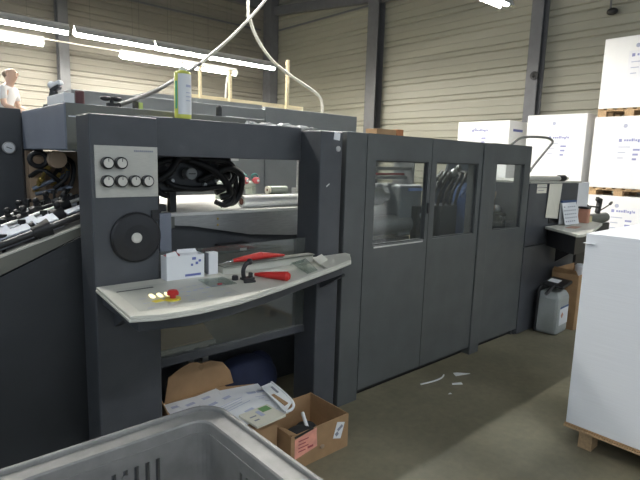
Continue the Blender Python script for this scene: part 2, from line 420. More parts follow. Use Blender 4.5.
for i in range(5):
    for j in range(3): mb.obox((.80 + .012 * j + .09 * (i % 5), 1.87 + .07 * j + .006 * i, ZT + .0006), (.028, .004, .001))
for i in range(6): mb.obox((1.03 + .035 * i, 2.01 + .006 * i, ZT + .0006), (.018, .012, .001)); mb.obox((1.03 + .035 * i, 2.08 + .006 * i, ZT + .0006), (.018, .004, .001))
part('membrane_field', mb, [CREAM2, INKBL], con)
part('strip_holder', MB().slab([(1.90, 2.12, ZT + .004), (2.03, 2.20, ZT + .004), (2.02, 2.24, ZT + .03), (1.88, 2.16, ZT + .03)], (-.3, .7, 1), .004), CREAMP, con)

ZP = ZT - .012   # the sunken pan
# things on the console
t = thing('paper_carton', 'open white carton with blue print standing at the back of the console', 'carton', (1.135, 2.272, ZT), R(-2))
t.scale = (.92, 1, .92)
mb = MB().box(-.105, .105, -.035, -.033, 0, .125).box(-.105, .105, .033, .035, 0, .125).box(-.105, -.103, -.033, .033, 0, .125).box(.103, .105, -.033, .033, 0, .125).box(-.103, .103, -.033, .033, 0, .002)
part('carton_body', mb, PAPER, t, local=True)
part('carton_flap', MB().slab([(-.105, -.034, .125), (-.04, -.034, .125), (-.05, -.02, .148), (-.10, -.02, .140)], (0, 1, .3), .0015).slab([(-.02, .034, .125), (.10, .034, .125), (.095, .045, .142), (-.01, .04, .145)], (0, 1, 0), .0015), PAPER, t, local=True)
mb = MB()
for px, pz, w, h in ((.035, .098, .022, .014), (.028, .066, .012, .012), (.055, .072, .014, .014), (.072, .085, .014, .012)): mb.box(px, px + w, -.0362, -.035, pz, pz + h)
mb.box(-.005, .085, -.0362, -.035, .012, .024)
part('print_mark', mb, INKB, t, local=True)
part('carton_filling', MB().obox((-.06, 0, .105), (.07, .05, .05), (R(12), R(-16), 0)), REDD, t, local=True)
t = thing('small_box', 'narrow white box standing right of the open white carton', 'box', (1.292, 2.270, ZT), R(-2))
part('box_body', MB().box(-.026, .026, -.02, .02, 0, .112, .002), PAPER, t, local=True)
part('box_edge', MB().box(-.0272, -.0262, -.019, .019, .002, .110), INK, t, local=True)
t = thing('scraper', 'red handled scraper with steel blade lying on the console back ledge', 'hand tool', (1.6, 2.285, ZT + .036))
p0, p1, p2, p3 = Vector((1.345, 2.268, ZT + .046)), Vector((1.42, 2.272, ZT + .052)), Vector((1.60, 2.278, ZT + .060)), Vector((1.77, 2.288, ZT + .044))
part('blade', MB().cyl(p0, p1, .003, .007, 12), CHROME, t)
part('handle', MB().cyl(p1, p1.lerp(p2, .4), .009, .016, 16).cyl(p1.lerp(p2, .4), p2, .016, .021, 16).cyl(p2, p3, .021, .006, 16), RED, t)
t = thing('utility_knife', 'short red handled knife lying in the sunken pan of the console', 'knife', (1.47, 2.0, ZP))
a, b, c = Vector((1.455, 2.12, ZP + .015)), Vector((1.475, 2.085, ZP + .018)), Vector((1.535, 1.955, ZP + .026))
part('knife_tip', MB().cyl(a, b, .008, .014, 12), RED, t)
part('knife_handle', MB().cyl(b, c, .014, .024, 16).cyl(c, c + (c - b) * .08, .024, .016, 16), RED, t)
t = thing('loupe_stand', 'small black hooked stand on the console beside the red knife', 'stand', (1.392, 2.10, ZP))
part('stand_base', MB().box(1.365, 1.425, 2.075, 2.12, ZP, ZP + .012, .002), BLACKP, t)
part('stand_arm', MB().tube([(1.375, 2.10, ZP + .012), (1.372, 2.10, ZP + .05), (1.388, 2.10, ZP + .08), (1.41, 2.10, ZP + .085)], .011, 10), BLACKP, t)
part('stand_head', MB().ball((1.41, 2.10, ZP + .09), .016), BLACKP, t)
part('stand_clip', MB().box(1.405, 1.42, 2.085, 2.105, ZP + .012, ZP + .035, .002), BLACKP, t)
single('rubber_stopper', 'small black rubber stopper on the console left of the hooked stand', 'stopper', MB().lathe([(0, 0), (.016, 0), (.016, .018), (.012, .022), (0, .022)], (1.315, 2.085, ZT), (0, 0, 1)), BLACKP, (1.315, 2.085, ZT))
single('marker_cap', 'flat dark cap lying at the edge of the console pan', 'cap', MB().obox((1.37, 2.04, ZP + .005), (.06, .018, .01), (0, 0, R(-10)), .003), BLACKP, (1.37, 2.04, ZP))
t = thing('glass_plate', 'clear glass plate lying on the console control face', 'plate', (1.26, 2.11, ZT))
part('pane', MB().obox((1.22, 2.09, ZT + .003), (.13, .15, .005), (0, 0, R(-6)), .001), CLEAR, t)
part('plate_grip', MB().box(1.185, 1.205, 2.02, 2.03, ZT + .0056, ZT + .012), REDD, t)
single('plastic_wrapper', 'crumpled clear plastic wrapper in the right corner of the pan', 'wrapper', MB().slab([(1.72, 2.02, ZP + .002), (1.83, 2.06, ZP + .002), (1.86, 2.20, ZP + .04), (1.74, 2.18, ZP + .03)], (0, -.3, 1), .002).slab([(1.74, 2.18, ZP + .032), (1.86, 2.20, ZP + .042), (1.87, 2.235, ZP + .012), (1.76, 2.22, ZP + .008)], (0, .6, 1), .002), CLEAR, (1.78, 2.1, ZP))

# ------------------------------------------------------------------ guard cabinets
YB = 2.36
def door(parent, x0, x1, w, zt, gap=.004):
    wx0, wx1, wz0, wz1 = w
    x0 += gap; x1 -= gap; z0 = .07
    mb = MB().box(x0, x1, Y0, YB, z0, wz0).box(x0, x1, Y0, YB, wz1, zt).box(x0, wx0, Y0, YB, wz0, wz1).box(wx1, x1, Y0, YB, wz0, wz1)
    d = part('door', mb, DOORP, parent)
    g = .008
    mb = MB().box(wx0, wx1, Y0 + .012, YB - .004, wz0, wz0 + g).box(wx0, wx1, Y0 + .012, YB - .004, wz1 - g, wz1).box(wx0, wx0 + g, Y0 + .012, YB - .004, wz0 + g, wz1 - g).box(wx1 - g, wx1, Y0 + .012, YB - .004, wz0 + g, wz1 - g)
    part('window_gasket', mb, GASKET, d)
    part('window_pane', MB().box(wx0 + g, wx1 - g, Y0 + .018, Y0 + .024, wz0 + g, wz1 - g), GLASS, d)
    return d
ZC = 1.832
g1 = thing('guard_cabinet', 'long grey guard cabinet with two windowed doors right of the portal', 'cabinet', (3.05, Y0, 0))
part('end_post', MB().box(2.272, 2.458, Y0, 2.50, 0, ZC, .005), DOORP, g1)
d1 = door(g1, 2.458, 3.156, (2.548, 3.118, 1.085, 1.66), ZC)
d2 = door(g1, 3.156, 3.852, (3.222, 3.792, 1.082, 1.66), ZC)
part('latch', MB().box(3.128, 3.150, Y0 - .014, Y0, 1.28, 1.36, .004), BLACKP, d1)
part('lower_trim', MB().box(2.56, 3.10, Y0 - .004, Y0, 1.068, 1.078), LSTEEL, d1)
part('corner_post', MB().box(3.856, 3.998, Y0 - .010, 2.46, 0, ZC, .004), DOORP, g1)
part('top_panel', MB().box(2.462, 3.852, YB + .002, 2.62, ZC - .02, ZC, 0), DOORP, g1)
part('kick_plate', MB().box(2.46, 3.854, YB + .03, YB + .05, 0, .12), BLACK, g1)
g2 = thing('guard_cabinet', 'narrow grey guard cabinet with one windowed door beside the pallets', 'cabinet', (4.3, Y0, 0))
door(g2, 4.0, 4.69, (4.085, 4.575, 1.082, 1.668), ZC + .004)
part('end_panel', MB().box(4.672, 4.69, YB + .001, 2.47, 0, ZC + .004), DOORP, g2)
part('top_panel', MB().box(4.004, 4.671, YB + .001, 2.47, ZC - .02, ZC + .004), DOORP, g2)
part('kick_plate', MB().box(4.006, 4.67, YB + .03, YB + .05, 0, .12), BLACK, g2)
hb = part('grab_handle', MB().tube([(4.45, 2.42, ZC + .002), (4.50, 2.42, 1.855), (4.62, 2.42, 1.905), (4.80, 2.42, 1.93), (5.13, 2.42, 1.94), (5.27, 2.42, 1.925), (5.30, 2.42, 1.895), (5.20, 2.42, 1.83), (4.92, 2.42, 1.64), (4.87, 2.42, 1.60), (4.70, 2.42, 1.595)], .0125, 10), paint('handle_steel', (.22, .22, .21), .4, metal=.5), g2)

# ------------------------------------------------------------------ machinery seen through the doors
pu = thing('roller_unit', 'grey roller unit with pale cylinders behind the left cabinet window', 'machine unit', (3.2, 3.0, 0))
part('side_frame', MB().box(2.62, 3.83, 3.22, 3.30, 0, 1.42), REARP, pu)
part('bed_block', MB().box(2.57, 3.52, 2.78, 3.20, 0, 1.02), DARK, pu)
part('roller', MB().cyl((2.70, 2.95, 1.36), (3.30, 2.95, 1.36), .075, seg=32).cyl((3.30, 2.95, 1.36), (3.40, 2.95, 1.36), .04), LSTEEL, pu)
part('roller', MB().cyl((2.74, 2.86, 1.12), (3.62, 2.86, 1.12), .085, seg=32), STEEL, pu)
part('bearing_block', MB().box(3.40, 3.70, 2.80, 3.18, 1.021, 1.46, .02), REARP, pu)
for z, y in ((1.50, 3.05), (1.58, 3.0), (1.66, 3.15)): part('cross_rail', MB().box(2.626, 3.78, y, y + .03, z, z + .03), STEEL, pu)
part('rail_bracket', MB().box(2.60, 2.625, 2.95, 3.22, 1.40, 1.70), STEEL, pu)
part('rail_bracket', MB().box(3.781, 3.80, 2.98, 3.22, 1.40, 1.70), STEEL, pu)
part('red_rail', MB().box(3.3, 3.78, 3.08, 3.11, 1.535, 1.555), REDD, pu)
part('bluish_strip', MB().box(3.50, 3.68, 2.786, 2.799, 1.41, 1.435), paint('blue_strip', (.30, .42, .78), .3), pu)  # thin strip in plain blue
iu = thing('inking_unit', 'dark inking unit with blue diagonal bar behind the middle window', 'machine unit', (4.0, 2.7, 0))
part('unit_body', MB().box(3.85, 4.35, 2.70, 2.90, 0, 1.28), DARK, iu)
part('blue_guard', MB().prism([(2.62, .9), (2.75, .9), (2.75, 1.48), (2.62, 1.40)], 'x', 4.10, 4.36), BLUE, iu)
part('diagonal_bar', MB().cyl((4.02, 2.62, 1.36), (4.34, 2.62, 1.64), .013), BLUE, iu)
for i in range(7): part('chain_wheel', MB().lathe([(0, 0), (.035, 0), (.035, .02), (.012, .022), (.012, .03), (0, .03)], (3.62 + .07 * i, 2.68, 1.40 + .035 * i), (0, -1, 0), 16), STEEL if i % 2 else BLACKP, iu)
for i in range(6): part('hose', MB().tube([(3.64 + .09 * i, 2.72, 1.281), (3.60 + .09 * i, 2.66, 1.42), (3.70 + .09 * i, 2.66, 1.52 + .02 * (i % 3)), (3.86 + .06 * i, 2.72, 1.58)], .015, 8), BLACK, iu)
part('back_plate', MB().prism([(4.05, 0), (4.70, 0), (4.70, 1.74), (4.24, 1.74), (4.16, 1.50), (4.05, 1.50)], 'y', 2.90, 2.92), paint('dark_blue_grey', (.05, .065, .09), .5), iu)
part('support_plate', MB().box(3.56, 3.85, 2.74, 2.80, 0, 1.28), BLACKP, iu)
for x, z in ((3.62, 1.20), (3.70, 1.13), (3.74, 1.22)): part('valve', MB().lathe([(0, 0), (.022, 0), (.018, .03), (0, .03)], (x, 2.74, z), (0, -1, 0), 14), LSTEEL, iu)
su = thing('suction_unit', 'dark suction unit with steel fittings behind the right cabinet window', 'machine unit', (4.5, 2.62, 0))
part('unit_body', MB().box(4.36, 4.66, 2.50, 2.75, 0, 1.20, .02), BLACKP, su)
part('fitting', MB().ball((4.46, 2.58, 1.25), .055).cyl((4.44, 2.57, 1.19), (4.54, 2.58, 1.40), .02), BROWN, su)
part('fitting', MB().ball((4.58, 2.57, 1.235), .04), STEEL, su)
for x, z in ((4.52, 1.16), (4.545, 1.11), (4.60, 1.15)): part('bolt_head', MB().lathe([(0, 0), (.022, 0), (.02, .02), (0, .02)], (x, 2.499, z), (0, -1, 0), 14), CHROME, su)

# ------------------------------------------------------------------ machinery seen through the portal opening
bed = thing('press_bed', 'press bed with pale top sheet and steel apron inside the portal opening', 'machine bed', (1.8, 3.4, 0))
part('bed_body', MB().box(1.24, 2.54, 2.95, 4.2, 0, 1.285), DARK, bed)
part('bed_top', MB().box(1.22, 2.56, 2.90, 4.22, 1.285, 1.305, .002), paint('pale_bed', (.72, .71, .67), .4), bed)
part('apron', MB().prism([(1.40, 1.284), (2.50, 1.284), (2.50, 1.10), (2.30, 1.105), (1.95, 1.135), (1.52, 1.218), (1.40, 1.23)], 'y', 2.905, 2.93), STEEL, bed)
part('apron_end', MB().box(1.26, 1.395, 2.89, 2.94, 1.215, 1.284, .003), OLIVE, bed)
for x, z in ((1.70, 1.255), (1.70, 1.215)): part('screw', MB().lathe([(0, 0), (.008, 0), (.006, .004), (0, .004)], (x, 2.905, z), (0, -1, 0), 10), BRASS, bed)
part('riser', MB().box(2.2, 2.54, 3.25, 3.36, 1.305, 1.372), OLIVE, bed)
part('latch_box', MB().box(1.70, 1.92, 2.78, 2.948, 1.04, 1.085, .004), BLACKP, bed)
part('latch_label', MB().box(1.79, 1.84, 2.777, 2.7795, 1.055, 1.072), PAPER, bed)
t = thing('paper_roll', 'white paper roll with brown core lying on the press bed', 'roll', (2.2, 3.02, 1.305))
part('roll_body', MB().lathe([(.018, 0), (.044, 0), (.044, .60), (0, .60)], (1.955, 3.02, 1.350), (1, 0, 0), 32), ROLLW, t)
part('roll_core', MB().lathe([(0, -.001), (.024, -.004), (.024, .004)], (1.955, 3.02, 1.350), (1, 0, 0)), CORE, t)
t = thing('guide_roller', 'grey green roller with cream end ring behind the white roll', 'roller', (2.5, 3.30, 1.372))
part('roller_body', MB().cyl((2.40, 3.305, 1.405), (2.56, 3.305, 1.405), .032), ROLLG, t)
mb = MB().lathe([(.012, 0), (.032, 0), (.032, .02), (.012, .02)], (2.375, 3.305, 1.405), (1, 0, 0)); mb.mi = 1; mb.lathe([(0, .004), (.014, .004)], (2.375, 3.305, 1.405), (1, 0, 0))
part('end_ring', mb, [PAPERC, CORE], t)
t = thing('pipe_manifold', 'pipe manifold with two red and teal valves at the back of the bed', 'pipework', (2.4, 3.7, 1.305))
part('pipe', MB().cyl((2.15, 3.75, 1.42), (2.55, 3.75, 1.42), .035).box(2.2, 2.24, 3.70, 3.80, 1.305, 1.40).box(2.5, 2.54, 3.70, 3.80, 1.305, 1.40), ROLLG, t)
for x in (2.43, 2.54):
    v = part('valve', MB().lathe([(0, 0), (.028, 0), (.028, .03), (.016, .045), (0, .045)], (x, 3.71, 1.46), (0, -1, 0)).cyl((x, 3.74, 1.43), (x, 3.74, 1.47), .012), REDD, t)
    part('valve_ring', MB().tube([(x + .03 * math.cos(k * PI / 4), 3.72, 1.495 + .02 * math.sin(k * PI / 4)) for k in range(8)], .006, 8, 3, True), TEAL, v)
    part('valve_button', MB().lathe([(.012, .045), (.010, .05), (0, .05)], (x, 3.71, 1.46), (0, -1, 0)), PAPER, v)
t = thing('hose_drive', 'black drive unit with tangled hoses and a grey dial under the beam', 'drive unit', (1.5, 3.0, 1.66))
part('drive_case', MB().box(1.24, 1.72, 2.94, 3.4, 1.43, 1.658, .015).box(1.72, 1.84, 2.96, 3.3, 1.50, 1.655, .02), BLACKP, t)
for pts in ([(1.46, 2.92, 1.632), (1.58, 2.87, 1.60), (1.72, 2.88, 1.52), (1.80, 2.92, 1.42), (1.74, 2.94, 1.39)], [(1.62, 2.93, 1.50), (1.74, 2.86, 1.58), (1.87, 2.90, 1.54), (1.90, 2.95, 1.43), (1.87, 2.97, 1.36), (1.82, 2.97, 1.345)], [(1.26, 2.92, 1.48), (1.36, 2.88, 1.55), (1.42, 2.88, 1.63), (1.50, 2.90, 1.632)]): part('hose', MB().tube(pts, .022, 10), BLACK, t)
part('drive_foot', MB().box(1.26, 1.33, 2.96, 3.1, 1.306, 1.43).box(1.40, 1.44, 2.96, 3.0, 1.306, 1.43), BLACK, t)
dl = part('dial', MB().lathe([(.036, 0), (.036, .06), (.030, .064), (0, .064)], (1.505, 2.94, 1.545), (0, -1, 0)), paint('dial_grey', (.42, .43, .42), .5), t)
part('dial_line', MB().box(1.482, 1.528, 2.874, 2.876, 1.542, 1.547), BLACK, dl)
for pts in ([(1.30, 2.93, 1.60), (1.42, 2.90, 1.632), (1.62, 2.90, 1.63), (1.78, 2.92, 1.60), (1.85, 2.94, 1.52), (1.86, 2.96, 1.42), (1.80, 2.97, 1.36), (1.76, 2.98, 1.33)],
            [(1.34, 2.93, 1.52), (1.40, 2.89, 1.47), (1.55, 2.88, 1.45), (1.70, 2.90, 1.46), (1.82, 2.93, 1.44), (1.84, 2.95, 1.37), (1.79, 2.96, 1.335), (1.72, 2.97, 1.36)],
            [(1.60, 2.92, 1.632), (1.74, 2.88, 1.625), (1.83, 2.90, 1.56), (1.80, 2.93, 1.47), (1.70, 2.93, 1.42)],
            [(1.28, 2.93, 1.62), (1.27, 2.90, 1.52), (1.30, 2.90, 1.44), (1.36, 2.92, 1.41)],
            [(1.58, 2.93, 1.50), (1.66, 2.89, 1.54), (1.76, 2.90, 1.53), (1.80, 2.94, 1.56)]):
    part('hose', MB().tube(pts, .017, 10), BLACK, t)
for x, z in ((1.40, 1.50), (1.62, 1.475), (1.70, 1.50), (1.37, 1.60)): part('bolt', MB().lathe([(0, 0), (.014, 0), (.012, .02), (0, .02)], (x, 2.939, z), (0, -1, 0), 12), STEEL, t)
single('light_rail', 'thin bright rail under the beam, seen through the portal opening', 'rail', MB().box(1.62, 2.30, 3.60, 3.64, 1.625, 1.643), LSTEEL, (2.0, 3.62, 1.63))
single('blue_cloth', 'dark navy cloth heap on the floor inside the portal', 'cloth', MB().ball((1.80, 2.74, .17), .17, (1.5, .95, 1.1), 20).ball((1.66, 2.72, .13), .13, (1, 1, 1), 16).ball((1.93, 2.76, .22), .10, (1.1, 1, 1.3), 16), NAVY, (1.8, 2.74, 0))
single('card_sheet', 'folded brown board lying behind the acrylic pane', 'cardboard', MB().slab([(1.11, 2.60, .576), (1.49, 2.60, .576), (1.49, 2.72, .63), (1.13, 2.72, .63)], (0, -.4, 1), .008).slab([(1.13, 2.72, .632), (1.49, 2.72, .632), (1.42, 2.83, .72), (1.18, 2.83, .72)], (0, -.5, 1), .008), paint('light_card', (.50, .34, .20), .8), (1.3, 2.7, .576))
single('inner_shelf', 'dark steel shelf under the brown board inside the portal', 'shelf', MB().box(1.09, 1.50, 2.59, 2.885, .55, .575).box(1.10, 1.14, 2.66, 2.70, 0, .55).box(1.45, 1.49, 2.66, 2.70, 0, .55).box(1.10, 1.14, 2.84, 2.88, 0, .55).box(1.45, 1.49, 2.84, 2.88, 0, .55), STEEL, (1.3, 2.75, 0))

# ------------------------------------------------------------------ hood, left press unit, feeder
hd = thing('overhead_hood', 'blue grey box hood spanning behind the portal beam', 'hood', (1.4, 3.1, 1.66))
part('hood_shell', MB().box(.745, 1.92, 2.70, 3.577, 1.662, 1.888, .006), HOODP, hd)
part('hood_front', MB().box(.752, 1.92, 2.692, 2.699, 1.664, 1.886), OLIVE, hd)
part('hood_clip', MB().box(.76, .80, 2.685, 2.691, 1.82, 1.826), PAPER, hd)
part('hood_leg', MB().box(1.0, 1.08, 2.72, 2.78, 0, 1.661), DARK, hd)
part('hood_leg', MB().box(1.14, 1.20, 3.43, 3.54, 0, 1.661), DARK, hd)
lu = thing('press_unit', 'dark grey press unit with round gauges at the left edge', 'machine unit', (.1, 4.1, 0))
part('unit_body', MB().box(-.9, .744, 3.58, 4.9, 0, 1.902, .006).box(.744, .86, 3.60, 4.9, 0, 1.88), DARK, lu)
for x, r in ((.668, .030), (.583, .028)):
    gg = part('gauge', MB().lathe([(r + .006, 0), (r + .006, .016), (r, .018)], (x, 3.58, 1.667), (0, -1, 0)), STEEL, lu)
    part('gauge_face', MB().lathe([(r, .014), (0, .014)], (x, 3.58, 1.667), (0, -1, 0)), PAPER, gg)
    part('gauge_needle', MB().obox((x, 3.5645, 1.667), (.03, .002, .004), (0, R(20), 0)), BLACK, gg)
fd = thing('feeder_table', 'sloping feeder table with rods and clamps at the far left', 'feeder', (.2, 2.9, 0))
S = .342
def fz(x, z0=1.285): return z0 + (x - .715) * S
xa, xb = -.75, .93
PALE = paint('pale_plate', (.60, .64, .72), .25, metal=.3)
part('table_bed', MB().hexa([(xa, 2.60, fz(xa) - .07), (xb, 2.60, fz(xb) - .07), (xb, 3.38, fz(xb) - .07), (xa, 3.38, fz(xa) - .07), (xa, 2.60, fz(xa) - .03), (xb, 2.60, fz(xb) - .03), (xb, 3.38, fz(xb) - .03), (xa, 3.38, fz(xa) - .03)]), BLACKP, fd)
part('side_rail', MB().prism([(xa, fz(xa)), (xb, fz(xb)), (xb, fz(xb) - .02), (xa, fz(xa) - .20)], 'y', 2.565, 2.585), paint('rail_olive', (.14, .14, .115), .5), fd)
part('rail_top', MB().prism([(xa, fz(xa) + .001), (xb, fz(xb) + .001), (xb, fz(xb) + .010), (xa, fz(xa) + .010)], 'y', 2.562, 2.60), CREAMP, fd)
part('side_panel', MB().prism([(xa, 0), (xb, 0), (xb, fz(xb) - .03), (xa, fz(xa) - .21)], 'y', 2.572, 2.588), paint('shaded_panel', (.032, .035, .038), .5), fd)  # front panel colour darkened to paint in the low light near the floor
part('side_panel', MB().prism([(xa, 0), (xb, 0), (xb, fz(xb) - .075), (xa, fz(xa) - .075)], 'y', 3.36, 3.38), DARK, fd)
def srod(y, h, r, m, x0=-.7, x1=.92): part('rod', MB().cyl((x0, y, fz(x0) + h), (x1, y, fz(x1) + h), r, seg=14), m, fd)
srod(2.615, .045, .016, BLACKP); srod(2.66, .03, .010, LSTEEL); srod(2.80, .05, .012, BLACKP); srod(2.97, .06, .010, LSTEEL); srod(3.14, .05, .013, BLACKP); srod(3.26, .05, .010, STEEL)
D = Vector((1, 0, S)).normalized()
part('clamp', MB().cyl(Vector((.565, 2.615, fz(.565) + .045)), Vector((.565, 2.615, fz(.565) + .045)) + D * .075, .026, .044, seg=20), BLACK, fd)
part('clamp', MB().cyl(Vector((.86, 2.615, fz(.86) + .045)), Vector((.86, 2.615, fz(.86) + .045)) + D * .06, .026, .044, seg=20), BLACK, fd)
for x, y, h, r, L in ((.72, 2.80, .05, .036, .06), (.45, 2.80, .05, .022, .04), (.60, 2.97, .06, .028, .05), (.47, 2.97, .06, .024, .06), (.80, 2.97, .06, .028, .05), (.70, 3.14, .05, .028, .06), (.56, 3.14, .05, .026, .05), (.85, 3.14, .05, .028, .06), (.78, 3.26, .05, .026, .05), (.64, 3.26, .05, .024, .05), (.50, 3.26, .05, .026, .05)):
    c = Vector((x, y, fz(x) + h)); a = c - D * L / 2
    part('clamp', MB().cyl(a, a + D * L, r, seg=18).box(x - .012, x + .012, y - .012, y + .012, c.z, c.z + .05, .003).ball((x, y, c.z + .052), .018), BLACK, fd)
for x, y, w, d in ((.47, 2.725, .22, .07), (.645, 2.73, .10, .085), (.42, 2.88, .20, .08), (.78, 2.72, .09, .05), (.60, 2.885, .08, .07)):
    part('guide_plate', MB().obox((x, y, fz(x) + .062), (w, d, .008), (R(14), -math.atan(S), 0), .002), PALE, fd)
for x, y, w, d, a in ((.50, 2.73, .20, .10, 0), (.66, 2.73, .12, .09, 2), (.80, 2.74, .10, .06, -2), (.44, 2.89, .22, .10, 0), (.62, 2.88, .10, .12, 4), (.74, 2.90, .08, .08, 0), (.56, 3.06, .14, .05, 0), (.74, 3.06, .12, .05, 3), (.86, 3.07, .08, .06, 0), (.68, 3.20, .14, .04, -3), (.82, 3.20, .08, .05, 0), (.34, 2.73, .10, .08, 0)):
    part('guide_plate', MB().obox((x, y, fz(x) + .016), (w, d, .02), (0, -math.atan(S), R(a)), .003), PALE, fd)
for x, y, z in ((.46, 2.71, .05), (.62, 2.72, .04), (.38, 2.90, .06), (.50, 2.91, .05), (.57, 2.86, .06), (.68, 2.90, .06), (.52, 3.05, .06), (.64, 3.08, .05), (.78, 3.06, .06), (.88, 3.0, .06), (.62, 3.2, .05), (.74, 3.22, .06), (.86, 3.22, .05), (.70, 3.32, .08), (.84, 3.32, .08)):
    part('thumb_screw', MB().cyl((x, y, fz(x) - .03), (x, y, fz(x) + z), .008, seg=10).lathe([(0, 0), (.018, 0), (.018, .02), (0, .02)], (x, y, fz(x) + z), (0, 0, 1), 14), BLACK, fd)
rm = thing('register_mechanism', 'grimy brown mechanism with brass fittings and tan drum under the hood', 'mechanism', (.9, 3.5, 0))
part('back_panel', MB().box(.746, 1.13, 3.51, 3.56, 0, 1.655), BROWN, rm)
part('warm_plate', MB().box(.755, .84, 3.495, 3.509, 1.36, 1.62), TAN, rm)
part('drum', MB().lathe([(0, 0), (.044, 0), (.050, .01), (.050, .10), (0, .10)], (.865, 3.40, 1.608), (0, -1, 0)), TAN, rm)
part('black_ring', MB().tube([(.775 + .045 * math.cos(k * PI / 5), 3.36, 1.605 + .04 * math.sin(k * PI / 5)) for k in range(10)], .015, 10, 3, True), BLACK, rm)
part('drum_axle', MB().cyl((.865, 3.40, 1.608), (.865, 3.51, 1.608), .02), BLACK, rm)
part('ring_stay', MB().cyl((.73, 3.36, 1.605), (.755, 3.50, 1.605), .012), BLACK, rm)
for x, z in ((.84, 1.55), (.90, 1.54), (.80, 1.48), (.88, 1.47), (.93, 1.50), (.775, 1.43)):
    part('brass_fitting', MB().lathe([(0, 0), (.018, 0), (.018, .02), (.011, .025), (.011, .08), (0, .08)], (x, 3.44, z), (.1, -.6, .5), 12).cyl((x, 3.44, z), (x, 3.515, z - .02), .012), BRASS if z != 1.54 else BLACK, rm)
for pts in ([(.76, 3.51, 1.50), (.80, 3.40, 1.54), (.86, 3.38, 1.50), (.92, 3.44, 1.45)], [(.90, 3.51, 1.62), (.94, 3.40, 1.58), (.93, 3.39, 1.50), (.86, 3.40, 1.43)], [(.96, 3.51, 1.62), (.98, 3.42, 1.58), (.97, 3.41, 1.48), (.93, 3.42, 1.40)]):
    part('hose', MB().tube(pts, .014, 8), BLACK, rm)
for a, b in (((.75, 3.42, 1.43), (.95, 3.41, 1.52)), ((.76, 3.41, 1.40), (.96, 3.41, 1.44))): part('steel_bar', MB().cyl(a, b, .012).cyl(b, (b[0], 3.515, b[2]), .01), paint('blue_steel', (.40, .45, .55), .25, metal=.6), rm)

# ------------------------------------------------------------------ rear cabinet with timber railing
rcab = thing('rear_cabinet', 'tall pale grey machine cabinet behind the portal', 'cabinet', (3.2, 4.7, 0))
part('cabinet_panel', MB().box(1.30, 3.195, 4.5, 4.95, 0, 2.155, .004), REARP, rcab)
part('cabinet_panel', MB().box(3.20, 4.56, 4.5, 4.95, 0, 2.185, .004), REARP, rcab)
part('cabinet_cap', MB().box(1.95, 3.19, 4.55, 4.95, 2.156, 2.20), REARP, rcab)
rl = thing('timber_railing', 'pale timber railing plank with upright posts on the rear cabinet', 'railing', (3.2, 4.8, 2.19))
part('plank', MB().box(2.50, 3.94, 4.78, 4.82, 2.202, 2.262), WOODP, rl)
for x, h, w in ((2.585, 2.56, .02), (2.93, 2.54, .026), (3.68, 2.75, .028)): part('post', MB().box(x - w / 2, x + w / 2, 4.74, 4.778, 2.20, h), WOODP, rl)
single('bent_wire', 'thin bent white wire rising from the railing below the lamps', 'wire', MB().tube([(2.93, 4.85, 2.2), (2.94, 4.85, 2.40), (2.97, 4.85, 2.50), (3.06, 4.85, 2.545)], .010, 8), HOUSE, (2.93, 4.85, 2.2))
# overhead cables
t = thing('power_cable', 'thick cable slanting from the hood up towards the roof', 'cable', (1.05, 2.80, 1.905))
part('cable_lower', MB().tube([(1.04, 2.79, 1.906), (1.202, 2.9, 1.969), (1.367, 3.0, 2.044), (1.631, 3.2, 2.185), (1.80, 3.31, 2.282)], .0125, 10), CABLED, t)  # lower stretch of the one cable, coloured darker
part('cable_run', MB().tube([(1.80, 3.31, 2.282), (1.929, 3.4, 2.368), (2.262, 3.6, 2.608), (2.754, 3.9, 3.016), (3.5, 4.3, 3.75), (4.3, 4.9, 5.2), (4.7, 5.2, TOP - .001)], .0125, 10), CABLE, t)
single('hanging_cable', 'pale cable drooping from the roof to the top of the rear cabinet', 'cable', MB().tube([(3.3, 4.9, TOP - .001), (3.14, 4.75, 5.0), (3.107, 4.7, 3.251), (3.134, 4.7, 3.061), (3.236, 4.7, 2.88), (3.422, 4.7, 2.705), (3.673, 4.7, 2.58), (4.003, 4.7, 2.454), (4.131, 4.7, 2.376), (4.167, 4.7, 2.263), (4.165, 4.7, 2.186)], .017, 10), CABLE, (4.165, 4.7, 2.186))

# ------------------------------------------------------------------ things on top of the press
zb = 1.842
t = thing('spray_can', 'yellow can with white label and green stripe standing on the portal beam', 'can', (1.285, 2.55, zb))
part('can_body', MB().lathe([(0, 0), (.041, 0), (.043, .006), (.043, .232), (.038, .240), (.020, .245), (0, .243)], (0, 0, 0), (0, 0, 1), 32), paint('lime_yellow', (.66, .68, .12), .4), t, local=True)
mb = MB()
def wrap(a0, a1, z0, z1, r, n=10):
    vs = [[mb.bm.verts.new((r * math.cos(R(a0 + (a1 - a0) * k / n)), r * math.sin(R(a0 + (a1 - a0) * k / n)), z)) for k in range(n + 1)] for z in (z0, z1)]
    for k in range(n): mb.face([vs[0][k], vs[0][k + 1], vs[1][k + 1], vs[1][k]], True)
wrap(-150, -28, .022, .226, .0436); part('can_label', mb, PAPER, t, local=True)
mb = MB(); wrap(-178, -156, .05, .19, .0436); part('can_stripe', mb, paint('bright_green', (.08, .42, .22), .5), t, local=True)
mb = MB()
for k, z in enumerate((.16, .13, .11, .09)): wrap(-95, -50 - 6 * (k % 2), z, z + (.012 if k == 0 else .004), .0440)
part('can_print', mb, INKBL, t, local=True)
part('can_cap', MB().lathe([(.018, .243), (.018, .262), (.012, .266), (0, .266)], (0, 0, 0), (0, 0, 1)), PAPER, t, local=True)
single('beam_stub', 'short black stud standing on the hood right of the can', 'stud', MB().lathe([(0, 0), (.018, 0), (.018, .05), (.013, .06), (0, .06)], (1.60, 2.72, 1.889), (0, 0, 1)), BLACKP, (1.60, 2.72, 1.889))
